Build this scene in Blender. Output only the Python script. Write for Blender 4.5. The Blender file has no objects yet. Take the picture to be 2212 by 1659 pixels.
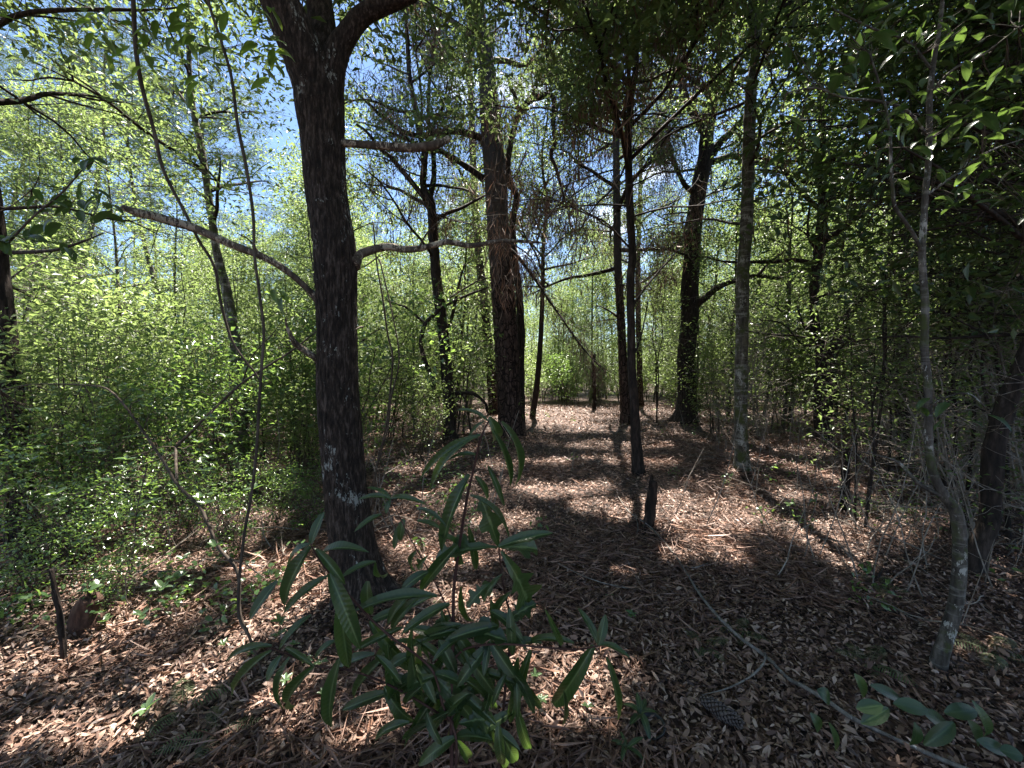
import bpy, math, random
import numpy as np
from mathutils import Vector, Matrix

# ------------------------------------------------------------------ camera, world, sun, exposure
S = bpy.context.scene
COL = S.collection
CAM_H = 1.55
LENS, SENSOR = 13.5, 34.6
W, H_ = 2212.0, 1659.0                       # picture units used for reading positions
FPX = LENS / SENSOR * W
HORIZON = 800.0
PITCH = math.atan((H_ / 2 - HORIZON) / FPX)

cam_d = bpy.data.cameras.new("camera")
cam_d.lens = LENS; cam_d.sensor_width = SENSOR; cam_d.clip_start = 0.05; cam_d.clip_end = 2000
cam = bpy.data.objects.new("camera", cam_d); COL.objects.link(cam)
cam.location = (0, 0, CAM_H); cam.rotation_euler = (math.radians(90) - PITCH, 0, 0)
S.camera = cam

SUN_EL, SUN_AZ = 66.0, 13.0                  # azimuth measured from straight ahead towards the right
world = bpy.data.worlds.new("World"); S.world = world; world.use_nodes = True
nt = world.node_tree; nt.nodes.clear()
wo = nt.nodes.new("ShaderNodeOutputWorld"); bg = nt.nodes.new("ShaderNodeBackground")
sky = nt.nodes.new("ShaderNodeTexSky"); sky.sky_type = 'NISHITA'; sky.sun_disc = False
sky.sun_elevation = math.radians(SUN_EL); sky.sun_rotation = math.radians(SUN_AZ)
sky.air_density = 0.85; sky.dust_density = 0.15; sky.ozone_density = 2.6
bg.inputs["Strength"].default_value = 0.05
tc = nt.nodes.new("ShaderNodeTexCoord"); mp = nt.nodes.new("ShaderNodeMapping")
mp.inputs["Scale"].default_value = (1.0, 1.0, 2.2)
nz = nt.nodes.new("ShaderNodeTexNoise"); nz.inputs["Scale"].default_value = 2.3
nz.inputs["Detail"].default_value = 6; nz.inputs["Roughness"].default_value = 0.6
cr = nt.nodes.new("ShaderNodeValToRGB")
cr.color_ramp.elements[0].position = 0.58; cr.color_ramp.elements[1].position = 0.72
mx = nt.nodes.new("ShaderNodeMix"); mx.data_type = 'RGBA'
mx.inputs[7].default_value = (17.0, 17.4, 18.0, 1)
nt.links.new(tc.outputs["Generated"], mp.inputs[0]); nt.links.new(mp.outputs[0], nz.inputs["Vector"])
nt.links.new(nz.outputs["Fac"], cr.inputs[0]); nt.links.new(cr.outputs[0], mx.inputs[0])
nt.links.new(sky.outputs[0], mx.inputs[6]); nt.links.new(mx.outputs[2], bg.inputs["Color"])
nt.links.new(bg.outputs[0], wo.inputs[0])

sun_d = bpy.data.lights.new("sun", 'SUN'); sun_d.energy = 5.0; sun_d.angle = math.radians(0.5)
sun_d.color = (1.0, 0.93, 0.84)
sun = bpy.data.objects.new("sun", sun_d); COL.objects.link(sun)
el, az = math.radians(SUN_EL), math.radians(SUN_AZ)
SUNV = Vector((math.sin(az) * math.cos(el), math.cos(az) * math.cos(el), math.sin(el)))
sun.rotation_euler = SUNV.to_track_quat('Z', 'Y').to_euler(); sun.location = SUNV * 60
S.view_settings.view_transform = 'Standard'; S.view_settings.look = 'None'
S.view_settings.gamma = 1.0; S.view_settings.use_curve_mapping = False
S.view_settings.exposure = 2.65
S.render.engine = 'CYCLES'
S.cycles.max_bounces = 7; S.cycles.diffuse_bounces = 3; S.cycles.glossy_bounces = 2
S.cycles.transmission_bounces = 3; S.cycles.transparent_max_bounces = 4
S.cycles.caustics_reflective = False; S.cycles.caustics_refractive = False

# ------------------------------------------------------------------ numbers
def vnoise(p, seed=0):
    """smooth value noise in [-1,1] for an (N,3) array"""
    p = np.asarray(p, dtype=np.float64)
    i = np.floor(p).astype(np.int64); f = p - i; f = f * f * (3 - 2 * f)
    def h(ix, iy, iz):
        n = (ix * 374761393 + iy * 668265263 + iz * 2147483647 + seed * 1274126177) & 0x7fffffff
        n = ((n ^ (n >> 13)) * 1274126177) & 0x7fffffff
        n = n ^ (n >> 16)
        return (n & 0xffff) / 32767.5 - 1.0
    r = 0
    for dx in (0, 1):
        for dy in (0, 1):
            for dz in (0, 1):
                w = (f[:, 0] if dx else 1 - f[:, 0]) * (f[:, 1] if dy else 1 - f[:, 1]) * (f[:, 2] if dz else 1 - f[:, 2])
                r = r + w * h(i[:, 0] + dx, i[:, 1] + dy, i[:, 2] + dz)
    return r

def fbm(p, seed=0, oct=3):
    r = 0; a = 1.0; p = np.asarray(p, dtype=np.float64)
    for o in range(oct):
        r = r + a * vnoise(p, seed + o * 17); p = p * 2.07; a *= 0.5
    return r

MOUNDS = []                                   # (x, y, height, radius): needle heaps round trunk feet
def gz_arr(x, y):
    x = np.asarray(x, dtype=np.float64); y = np.asarray(y, dtype=np.float64)
    p = np.stack([x * 0.45, y * 0.45, np.zeros_like(x)], -1)
    z = 0.05 * vnoise(p, 3) + 0.025 * vnoise(p * 3.1, 5)
    z = z * np.clip((np.hypot(x, y) - 0.2) / 2.0, 0.25, 1)
    for (mx_, my_, h, r) in MOUNDS:
        z = z + h * np.exp(-((x - mx_) ** 2 + (y - my_) ** 2) / (r * r))
    return z
def gz(x, y): return float(gz_arr(np.array([x]), np.array([y]))[0])

def ray(px, py):
    u = (px - W / 2) / FPX; v = (H_ / 2 - py) / FPX
    return np.array([u, math.cos(PITCH) + v * math.sin(PITCH), -math.sin(PITCH) + v * math.cos(PITCH)])
def P(px, py, Y):
    d = ray(px, py); return np.array([0, 0, CAM_H]) + d * (Y / d[1])
def G(px, py):
    """where the picture point meets flat ground, sunk onto the terrain"""
    d = ray(px, py); t = CAM_H / -d[2]
    for _ in range(4):
        q = d * t; t = (CAM_H - gz(q[0], q[1])) / -d[2]
    q = np.array([0, 0, CAM_H]) + d * t
    return q
def unit(v):
    v = np.asarray(v, float); return v / (np.linalg.norm(v, axis=-1, keepdims=True) + 1e-9)

# ------------------------------------------------------------------ meshes
def make_mesh(name, V, F, mat=None, smooth=True, attrs=None):
    """V (N,3); F list of index arrays, each (M,3) or (M,4)"""
    me = bpy.data.meshes.new(name)
    V = np.asarray(V, dtype=np.float32)
    F = [np.asarray(f, dtype=np.int32) for f in F if len(f)]
    nl = sum(f.size for f in F); npoly = sum(len(f) for f in F)
    me.vertices.add(len(V)); me.vertices.foreach_set("co", V.ravel())
    me.loops.add(nl); me.polygons.add(npoly)
    me.loops.foreach_set("vertex_index", np.concatenate([f.ravel() for f in F]))
    tot = np.concatenate([np.full(len(f), f.shape[1], dtype=np.int32) for f in F])
    me.polygons.foreach_set("loop_start", np.concatenate([[0], np.cumsum(tot)[:-1]]).astype(np.int32))
    if smooth: me.polygons.foreach_set("use_smooth", np.ones(npoly, dtype=bool))
    me.update(calc_edges=True)
    for k, a in (attrs or {}).items():
        at = me.attributes.new(k, 'FLOAT', 'POINT'); at.data.foreach_set("value", np.asarray(a, dtype=np.float32))
    if mat: me.materials.append(mat)
    return me

class MB:
    def __init__(s): s.V = []; s.T = []; s.Q = []; s.n = 0
    def add(s, V, T=None, Q=None):
        V = np.asarray(V, float)
        if T is not None and len(T): s.T.append(np.asarray(T) + s.n)
        if Q is not None and len(Q): s.Q.append(np.asarray(Q) + s.n)
        s.V.append(V); s.n += len(V)
    def mesh(s, name, mat, smooth=True):
        F = []
        if s.T: F.append(np.concatenate(s.T))
        if s.Q: F.append(np.concatenate(s.Q))
        return make_mesh(name, np.concatenate(s.V), F, mat, smooth)

def link(name, data, parent=None, loc=None):
    o = bpy.data.objects.new(name, data); COL.objects.link(o)
    if parent is not None: o.parent = parent
    if loc is not None: o.location = loc
    return o
def thing(name, label, cat, loc=(0, 0, 0), group=None, data=None):
    o = bpy.data.objects.new(name, data); COL.objects.link(o); o.location = loc
    if data is None: o.empty_display_size = 0.2
    o["label"] = label; o["category"] = cat
    if group: o["group"] = group
    return o
def dup(src, loc, rz=0.0, sc=1.0, label=None, group=None, tilt=(0, 0)):
    r = src.copy(); COL.objects.link(r); r.location = loc; r.rotation_euler = (tilt[0], tilt[1], rz); r.scale = (sc, sc, sc)
    if label: r["label"] = label
    if group: r["group"] = group
    for c in src.children:
        d = c.copy(); COL.objects.link(d); d.parent = r
        for g in c.children:
            e = g.copy(); COL.objects.link(e); e.parent = d
    return r

def spline(pts, n):
    """Catmull-Rom through pts, n samples"""
    pts = np.asarray(pts, float); m = len(pts)
    if m == 2: pts = np.array([pts[0], (pts[0] + pts[1]) / 2, pts[1]]); m = 3
    ext = np.vstack([2 * pts[0] - pts[1], pts, 2 * pts[-1] - pts[-2]])
    t = np.linspace(0, m - 1 - 1e-6, n); i = t.astype(int); f = (t - i)[:, None]
    p0, p1, p2, p3 = ext[i], ext[i + 1], ext[i + 2], ext[i + 3]
    return 0.5 * ((2 * p1) + (-p0 + p2) * f + (2 * p0 - 5 * p1 + 4 * p2 - p3) * f ** 2 + (-p0 + 3 * p1 - 3 * p2 + p3) * f ** 3)

def tube_arrays(pts, rad, sides=6, rings=None, disp=None, cap=True):
    """pts control polyline, rad radius list of the same length (or 2 values)"""
    pts = np.asarray(pts, float); rings = rings or max(2, len(pts))
    C = spline(pts, rings)
    rad = np.asarray(rad, float)
    R = np.interp(np.linspace(0, 1, rings), np.linspace(0, 1, len(rad)), rad)
    T = unit(np.gradient(C, axis=0))
    ref = np.array([0, 0, 1.0]) if abs(T[:, 2]).mean() < 0.8 else np.array([1.0, 0, 0])
    A = unit(np.cross(T, ref)); B = np.cross(T, A)
    th = np.arange(sides) * 2 * math.pi / sides
    ring = A[:, None, :] * np.cos(th)[None, :, None] + B[:, None, :] * np.sin(th)[None, :, None]
    V = C[:, None, :] + ring * R[:, None, None]
    if disp is not None:
        seg = np.concatenate([[0], np.cumsum(np.linalg.norm(np.diff(C, axis=0), axis=1))])
        d = disp(seg, th, R, V)
        V = V + ring * d[:, :, None]
    V = V.reshape(-1, 3)
    i = np.arange(rings - 1)[:, None] * sides; j = np.arange(sides)[None, :]; j2 = (j + 1) % sides
    Q = np.stack([i + j, i + j2, i + sides + j2, i + sides + j], -1).reshape(-1, 4)
    Tt = []
    if cap:
        V = np.vstack([V, C[-1] + T[-1] * R[-1] * 0.4, C[0]]); k = len(V) - 2
        e = (rings - 1) * sides
        Tt = [[e + a, e + (a + 1) % sides, k] for a in range(sides)] + [[(a + 1) % sides, a, k + 1] for a in range(sides)]
    return V, Tt, Q

def wander(a, b, n, amp, rng, droop=0.0):
    a = np.asarray(a, float); b = np.asarray(b, float); t = np.linspace(0, 1, n)[:, None]
    p = a + (b - a) * t
    o = rng.normal(0, amp, (n, 3)); o[0] = 0
    o = np.cumsum(o, 0) * 0.5
    o = o - t * o[-1] * 0.5
    p = p + o; p[:, 2] += droop * np.sin(t[:, 0] * math.pi)
    return p

# bark relief
def bark_oak(seed, amp, roots=0.0):
    def f(seg, th, R, V):
        rr = R.mean()
        s = np.repeat(seg[:, None], len(th), 1); a = np.repeat(th[None, :], len(seg), 0)
        # ridges: fine around the stem, long along it
        p = np.stack([np.cos(a) * rr * 85 + 0 * s, np.sin(a) * rr * 85, s * 11], -1).reshape(-1, 3)
        warp = vnoise(p * 0.4, seed + 5)[:, None] * np.array([1.2, 1.2, 0])
        n = 1 - np.abs(vnoise(p + warp, seed)) * 2.2
        m = vnoise(np.stack([np.cos(a) * 1.5, np.sin(a) * 1.5, s * 1.6], -1).reshape(-1, 3), seed + 9)
        rt = roots * np.exp(-s / 0.13) * np.clip(np.cos(a * 5 + 0.6 * np.sin(a * 2 + seed)), 0, 1)
        return (amp * n + 0.05 * rr * m).reshape(s.shape) + rt
    return f
def bark_pine(seed, amp, cell=0.07):
    def f(seg, th, R, V):
        rr = R.mean()
        s = np.repeat(seg[:, None], len(th), 1); a = np.repeat(th[None, :], len(seg), 0)
        q = np.stack([a * rr / cell, s / (cell * 1.9)], -1).reshape(-1, 2)
        per = max(3, round(2 * math.pi * rr / cell)); q[:, 0] = q[:, 0] * per / (2 * math.pi * rr / cell)
        i = np.floor(q).astype(int); d1 = np.full(len(q), 9.0); d2 = np.full(len(q), 9.0); hid = np.zeros(len(q))
        for dx in (-1, 0, 1):
            for dy in (-1, 0, 1):
                c = i + [dx, dy]; cx = c[:, 0] % per
                h = (cx * 73856093 ^ c[:, 1] * 19349663 ^ seed * 83492791) & 0xffff
                ox = ((h * 40503) & 0xffff) / 65535.0; oy = ((h * 30011 + 777) & 0xffff) / 65535.0
                d = np.abs(q[:, 0] - (c[:, 0] + ox)) + np.abs(q[:, 1] - (c[:, 1] + oy)) * 0.9
                sw = d < d1; d2 = np.where(sw, d1, np.minimum(d2, d)); hid = np.where(sw, oy, hid); d1 = np.where(sw, d, d1)
        e = np.clip((d2 - d1) * 3.0, 0, 1)
        n = e * (0.6 + 0.6 * hid) - 0.4
        return (amp * n).reshape(s.shape)
    return f
def bark_soft(seed, amp):
    def f(seg, th, R, V):
        rr = R.mean()
        s = np.repeat(seg[:, None], len(th), 1); a = np.repeat(th[None, :], len(seg), 0)
        p = np.stack([np.cos(a) * 2.2, np.sin(a) * 2.2, s * 7], -1).reshape(-1, 3)
        return (amp * fbm(p, seed)).reshape(s.shape)
    return f

# ------------------------------------------------------------------ materials
def nodes_mat(name):
    m = bpy.data.materials.new(name); m.use_nodes = True
    n = m.node_tree; n.nodes.clear()
    out = n.nodes.new("ShaderNodeOutputMaterial"); b = n.nodes.new("ShaderNodeBsdfPrincipled")
    n.links.new(b.outputs[0], out.inputs[0]); return m, n, b, out
def ramp(n, cols, fac):
    r = n.nodes.new("ShaderNodeValToRGB"); e = r.color_ramp.elements
    e[0].position = cols[0][0]; e[0].color = (*cols[0][1], 1)
    e[1].position = cols[-1][0]; e[1].color = (*cols[-1][1], 1)
    for p, c in cols[1:-1]:
        k = e.new(p); k.color = (*c, 1)
    n.links.new(fac, r.inputs[0]); return r.outputs[0]
def noise(n, vec, scale, detail=4, rough=0.6, stretch=None, w=None):
    if stretch:
        mpn = n.nodes.new("ShaderNodeMapping"); mpn.inputs["Scale"].default_value = stretch
        n.links.new(vec, mpn.inputs[0]); vec = mpn.outputs[0]
    t = n.nodes.new("ShaderNodeTexNoise"); t.inputs["Scale"].default_value = scale
    t.inputs["Detail"].default_value = detail; t.inputs["Roughness"].default_value = rough
    n.links.new(vec, t.inputs["Vector"]); return t.outputs["Fac"]
def mix(n, fac, a, b):
    k = n.nodes.new("ShaderNodeMix"); k.data_type = 'RGBA'
    if isinstance(fac, (int, float)): k.inputs[0].default_value = fac
    else: n.links.new(fac, k.inputs[0])
    for s, v in ((6, a), (7, b)):
        if isinstance(v, tuple): k.inputs[s].default_value = (*v, 1)
        else: n.links.new(v, k.inputs[s])
    return k.outputs[2]
def math_(n, op, a, b=0.0):
    k = n.nodes.new("ShaderNodeMath"); k.operation = op
    for s, v in ((0, a), (1, b)):
        if isinstance(v, (int, float)): k.inputs[s].default_value = v
        else: n.links.new(v, k.inputs[s])
    return k.outputs[0]

def bark_mat(name, dark, mid, light, lichen=0.0, lichen_col=(0.42, 0.43, 0.4), moss=0.0, bands=0.0, sc=1.0, bump=0.6, upper=None, plates=0):
    m, n, b, out = nodes_mat(name)
    geo = n.nodes.new("ShaderNodeNewGeometry"); pos = geo.outputs["Position"]
    f = noise(n, pos, 28 * sc, 6, 0.65, (1, 1, 0.22))
    col = ramp(n, [(0.36, dark), (0.52, mid), (0.70, light)], f)
    if plates:
        vo = n.nodes.new("ShaderNodeTexVoronoi"); vo.feature = 'DISTANCE_TO_EDGE'; vo.inputs["Scale"].default_value = plates
        mpp = n.nodes.new("ShaderNodeMapping"); mpp.inputs["Scale"].default_value = (1, 1, 0.5)
        nzv = n.nodes.new("ShaderNodeVectorMath"); nzv.operation = 'ADD'
        nn_ = n.nodes.new("ShaderNodeTexNoise"); nn_.inputs["Scale"].default_value = 9; n.links.new(pos, nn_.inputs["Vector"])
        sc_ = n.nodes.new("ShaderNodeVectorMath"); sc_.operation = 'SCALE'; sc_.inputs["Scale"].default_value = 0.09
        n.links.new(nn_.outputs["Color"], sc_.inputs[0]); n.links.new(pos, nzv.inputs[0]); n.links.new(sc_.outputs[0], nzv.inputs[1])
        n.links.new(nzv.outputs[0], mpp.inputs[0]); n.links.new(mpp.outputs[0], vo.inputs["Vector"])
        col = mix(n, ramp(n, [(0.03, (1, 1, 1)), (0.10, (0, 0, 0))], vo.outputs["Distance"]), col, tuple(c * .35 for c in dark))
    big = noise(n, pos, 2.2, 4, 0.6)
    col = mix(n, math_(n, 'MULTIPLY', big, 0.5), col, dark)
    if upper:
        sx = n.nodes.new("ShaderNodeSeparateXYZ"); n.links.new(pos, sx.inputs[0])
        h = math_(n, 'ADD', sx.outputs[2], math_(n, 'MULTIPLY', noise(n, pos, 3, 4), 1.5))
        hh = n.nodes.new("ShaderNodeMapRange"); hh.inputs[1].default_value = upper[1]; hh.inputs[2].default_value = upper[1] + 1.2
        n.links.new(h, hh.inputs[0]); col = mix(n, math_(n, 'MULTIPLY', hh.outputs[0], 0.7), col, upper[0])
    if bands:
        bn = noise(n, pos, 6, 5, 0.7, (0.5, 0.5, 3.5))
        col = mix(n, math_(n, 'MULTIPLY', ramp(n, [(0.52, (0, 0, 0)), (0.60, (1, 1, 1))], bn), bands), col, lichen_col)
    if lichen:
        a = noise(n, pos, 9.0, 5, 0.6, (1, 1, 0.7)); g = noise(n, pos, 70, 4, 0.75, (1, 1, .4))
        l = math_(n, 'ADD', a, math_(n, 'MULTIPLY', math_(n, 'SUBTRACT', g, 0.5), 0.8))
        fac = ramp(n, [(0.70 - lichen * 0.12, (0, 0, 0)), (0.735 - lichen * 0.12, (1, 1, 1))], l)
        col = mix(n, math_(n, 'MULTIPLY', fac, 0.85), col, lichen_col)
    if moss:
        a = noise(n, pos, 7, 6, 0.65)
        col = mix(n, ramp(n, [(0.58 - moss * .1, (0, 0, 0)), (0.7 - moss * .1, (1, 1, 1))], a), col, (0.05, 0.06, 0.02))
    n.links.new(col, b.inputs["Base Color"]); b.inputs["Roughness"].default_value = 0.92
    b.inputs["Specular IOR Level"].default_value = 0.25
    bp = n.nodes.new("ShaderNodeBump"); bp.inputs["Strength"].default_value = bump; bp.inputs["Distance"].default_value = 0.012
    h = noise(n, pos, 60 * sc, 5, 0.7, (1, 1, 0.35)); n.links.new(h, bp.inputs["Height"])
    n.links.new(bp.outputs[0], b.inputs["Normal"])
    return m

def leaf_mat(name, cols, trans, tfac=0.45, rough=0.42, source='island', rib=None, spec=0.5, back=None, spots=False):
    m, n, b, out = nodes_mat(name)
    geo = n.nodes.new("ShaderNodeNewGeometry")
    if source == 'island': r = geo.outputs["Random Per Island"]
    else:
        oi = n.nodes.new("ShaderNodeObjectInfo"); r = oi.outputs["Random"]
    k = len(cols); col = ramp(n, [(i / (k - 1), c) for i, c in enumerate(cols)], r)
    tcol = mix(n, r, trans, tuple(c * 0.6 for c in trans))
    if spots:
        tx = n.nodes.new("ShaderNodeTexCoord"); sp = noise(n, tx.outputs["Object"], 9, 3, 0.6)
        s2 = ramp(n, [(0.70, (0, 0, 0)), (0.74, (1, 1, 1))], sp)
        col = mix(n, s2, col, (0.16, 0.11, 0.03))
        vn = noise(n, tx.outputs["Object"], 90, 2, 0.6)
        col = mix(n, math_(n, 'MULTIPLY', vn, 0.35), col, tuple(c * 0.5 for c in cols[0]))
    if rib:
        at = n.nodes.new("ShaderNodeAttribute"); at.attribute_name = "across"
        ab = math_(n, 'ABSOLUTE', at.outputs["Fac"])
        rf = ramp(n, [(0.05, (1, 1, 1)), (0.14, (0, 0, 0))], ab)
        al = n.nodes.new("ShaderNodeAttribute"); al.attribute_name = "along"
        ph = math_(n, 'SUBTRACT', math_(n, 'MULTIPLY', al.outputs["Fac"], 95.0), math_(n, 'MULTIPLY', ab, 5.0))
        sv = math_(n, 'SINE', ph); sf_ = ramp(n, [(0.93, (0, 0, 0)), (1.0, (.16, .16, .16))], sv)
        col = mix(n, sf_, col, rib); col = mix(n, rf, col, rib)
        bpn = n.nodes.new("ShaderNodeBump"); bpn.inputs["Strength"].default_value = .12; bpn.inputs["Distance"].default_value = .002
        n.links.new(sv, bpn.inputs["Height"]); n.links.new(bpn.outputs[0], b.inputs["Normal"])
    n.links.new(col, b.inputs["Base Color"]); b.inputs["Roughness"].default_value = rough
    b.inputs["Specular IOR Level"].default_value = spec
    tr = n.nodes.new("ShaderNodeBsdfTranslucent"); n.links.new(tcol, tr.inputs[0])
    ms = n.nodes.new("ShaderNodeMixShader"); ms.inputs[0].default_value = tfac
    n.links.new(b.outputs[0], ms.inputs[1]); n.links.new(tr.outputs[0], ms.inputs[2]); n.links.new(ms.outputs[0], out.inputs[0])
    return m

M = {}
M['oak'] = bark_mat("dark oak bark", (0.008, 0.006, 0.005), (0.034, 0.024, 0.019), (0.14, 0.108, 0.092), lichen=0.3, lichen_col=(0.27, 0.28, 0.26), bump=1.0, sc=2.1)
M['limb'] = bark_mat("lichened limb bark", (0.03, 0.022, 0.018), (0.09, 0.07, 0.055), (0.2, 0.165, 0.13), lichen=1.3, lichen_col=(0.38, 0.33, 0.26))
M['pine'] = bark_mat("pine plate bark", (0.016, 0.010, 0.008), (0.065, 0.041, 0.034), (0.18, 0.12, 0.098), sc=0.8, upper=((0.08, 0.072, 0.072), 4.2), plates=9.0)
M['pine_grey'] = bark_mat("grey pine bark", (0.05, 0.045, 0.045), (0.14, 0.12, 0.115), (0.26, 0.23, 0.21), sc=0.8)
M['dark'] = bark_mat("dark bark", (0.010, 0.008, 0.007), (0.032, 0.023, 0.019), (0.085, 0.063, 0.052))  # near-black brown bark tones
M['mottled'] = bark_mat("mottled grey bark", (0.03, 0.026, 0.02), (0.085, 0.075, 0.06), (0.17, 0.15, 0.12), lichen=0.9, lichen_col=(0.30, 0.30, 0.27), bands=0.5, moss=0.9)
M['grey'] = bark_mat("grey sapling bark", (0.025, 0.021, 0.018), (0.075, 0.066, 0.056), (0.17, 0.15, 0.13), lichen=0.7, lichen_col=(0.36, 0.35, 0.32), moss=0.5, bands=0.25)
M['twig'] = bark_mat("twig bark", (0.03, 0.022, 0.017), (0.07, 0.055, 0.042), (0.15, 0.12, 0.095), bump=0.2)
M['twig_pale'] = bark_mat("pale dead twig", (0.10, 0.085, 0.07), (0.22, 0.19, 0.16), (0.38, 0.34, 0.30), bump=0.2)
M['stem'] = bark_mat("red brown stem", (0.03, 0.014, 0.012), (0.06, 0.03, 0.025), (0.10, 0.06, 0.05), bump=0.2)
M['snag'] = bark_mat("rotten wood", (0.008, 0.006, 0.005), (0.024, 0.016, 0.012), (0.07, 0.045, 0.035), lichen=0.2)
M['rotten'] = bark_mat("red rotten stump wood", (0.02, 0.010, 0.007), (0.07, 0.036, 0.026), (0.16, 0.09, 0.065))
M['stick'] = bark_mat("weathered fallen wood", (0.08, 0.07, 0.06), (0.19, 0.17, 0.15), (0.32, 0.29, 0.26), lichen=0.4)

M['leaf'] = leaf_mat("tree leaves", [(0.030, 0.058, 0.012), (0.05, 0.088, 0.018), (0.075, 0.12, 0.026), (0.095, 0.125, 0.045)], (0.25, 0.345, 0.105), 0.45)
M['leaf_deep'] = leaf_mat("deep green leaves", [(0.028, 0.055, 0.02), (0.045, 0.08, 0.028), (0.07, 0.11, 0.04)], (0.22, 0.33, 0.07), 0.4, rough=0.36)
M['leaf_bright'] = leaf_mat("fresh leaves", [(0.05, 0.095, 0.015), (0.08, 0.13, 0.02), (0.11, 0.145, 0.045)], (0.305, 0.415, 0.12), 0.47)
M['leaf_glossy'] = leaf_mat("glossy shrub leaves", [(0.035, 0.075, 0.03), (0.055, 0.10, 0.035), (0.08, 0.13, 0.05)], (0.30, 0.48, 0.09), 0.4, rough=0.24, spec=0.7)
M['pine_leaf'] = leaf_mat("pine needles green", [(0.03, 0.055, 0.02), (0.06, 0.09, 0.03)], (0.15, 0.22, 0.05), 0.25)
M['drape'] = leaf_mat("dead hanging needles", [(0.10, 0.055, 0.035), (0.17, 0.10, 0.07), (0.24, 0.17, 0.13)], (0.25, 0.13, 0.08), 0.2, rough=0.7)
M['hero'] = leaf_mat("oak sapling leaves", [(0.016, 0.036, 0.014), (0.026, 0.052, 0.018), (0.04, 0.07, 0.022)], (0.15, 0.27, 0.045), 0.3, rough=0.36, source='object', rib=(0.12, 0.17, 0.07), spots=True)
M['leaf_shaded'] = leaf_mat("shade-darkened broad leaves", [(0.014, 0.032, 0.013), (0.024, 0.048, 0.018), (0.04, 0.07, 0.024)], (0.13, 0.22, 0.04), 0.33, rough=0.35)  # shade put into the colour of the upper-right boughs' leaves
M['broad_lit'] = leaf_mat("broad leaves", [(0.022, 0.05, 0.02), (0.04, 0.08, 0.025), (0.06, 0.11, 0.03)], (0.34, 0.50, 0.06), 0.45, rough=0.34, source='object', rib=(0.07, 0.12, 0.04))  # lighter copy for the top-left vines, backlight put into the colour
M['broad'] = leaf_mat("dark broad sprig leaves", [(0.014, 0.034, 0.016), (0.024, 0.052, 0.02), (0.04, 0.075, 0.026)], (0.15, 0.25, 0.045), 0.33, rough=0.32, source='object', rib=(0.05, 0.085, 0.035))  # darker copy: shade put into the colour, and the greenbrier's own dark green
M['glossy_one'] = leaf_mat("glossy seedling leaf", [(0.045, 0.085, 0.04), (0.07, 0.12, 0.05), (0.09, 0.15, 0.06)], (0.30, 0.50, 0.08), 0.38, rough=0.25, source='object', rib=(0.12, 0.18, 0.08), spec=0.7)
M['fern'] = leaf_mat("fern", [(0.07, 0.10, 0.045), (0.12, 0.15, 0.075)], (0.3, 0.42, 0.1), 0.4, rough=0.5)
LITTER = [(0.028, 0.015, 0.010), (0.078, 0.042, 0.029), (0.155, 0.09, 0.064), (0.27, 0.17, 0.124), (0.43, 0.315, 0.245)]
M['litter'] = leaf_mat("dead leaves", LITTER, (0.16, 0.09, 0.05), 0.12, rough=0.55, spec=0.35)
M['fallen'] = leaf_mat("fallen leaf", LITTER[1:], (0.16, 0.09, 0.05), 0.12, rough=0.5, source='object', rib=(0.30, 0.22, 0.17), spec=0.35)
M['needle'] = leaf_mat("brown pine needles", [(0.12, 0.06, 0.04), (0.22, 0.12, 0.08), (0.34, 0.22, 0.17)], (0.2, 0.1, 0.05), 0.08, rough=0.5, spec=0.4)

def ground_mat():
    m, n, b, out = nodes_mat("leaf mould")
    pos = n.nodes.new("ShaderNodeNewGeometry").outputs["Position"]
    v = n.nodes.new("ShaderNodeTexVoronoi"); v.inputs["Scale"].default_value = 26
    mpn = n.nodes.new("ShaderNodeMapping"); mpn.inputs["Scale"].default_value = (1, 0.55, 1)
    n.links.new(pos, mpn.inputs[0]); n.links.new(mpn.outputs[0], v.inputs["Vector"])
    sep = n.nodes.new("ShaderNodeSeparateColor"); n.links.new(v.outputs["Color"], sep.inputs[0])
    c1 = ramp(n, [(0.0, (0.015, 0.01, 0.007)), (0.4, LITTER[0]), (0.75, LITTER[1]), (1.0, LITTER[2])], sep.outputs[0])
    big = noise(n, pos, 0.7, 5, 0.6)
    col = mix(n, ramp(n, [(0.4, (0, 0, 0)), (0.7, (0.6, 0.6, 0.6))], big), c1, (0.06, 0.035, 0.025))
    n.links.new(col, b.inputs["Base Color"]); b.inputs["Roughness"].default_value = 0.9
    bp = n.nodes.new("ShaderNodeBump"); bp.inputs["Strength"].default_value = 0.8; bp.inputs["Distance"].default_value = 0.03
    n.links.new(v.outputs["Distance"], bp.inputs["Height"]); n.links.new(bp.outputs[0], b.inputs["Normal"])
    return m
M['ground'] = ground_mat()

def simple(name, col, rough=0.5):
    m, n, b, out = nodes_mat(name)
    pos = n.nodes.new("ShaderNodeTexCoord").outputs["Object"]
    f = noise(n, pos, 40, 4, 0.6)
    n.links.new(ramp(n, [(0.3, tuple(c * 0.7 for c in col)), (0.7, col)], f), b.inputs["Base Color"])
    b.inputs["Roughness"].default_value = rough; return m
M['plastic'] = simple("black nursery plastic", (0.02, 0.021, 0.023), 0.35)
M['cone'] = simple("pine cone scales", (0.11, 0.088, 0.08), 0.85)
M['soil'] = simple("soil", (0.03, 0.02, 0.015), 0.95)

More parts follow.
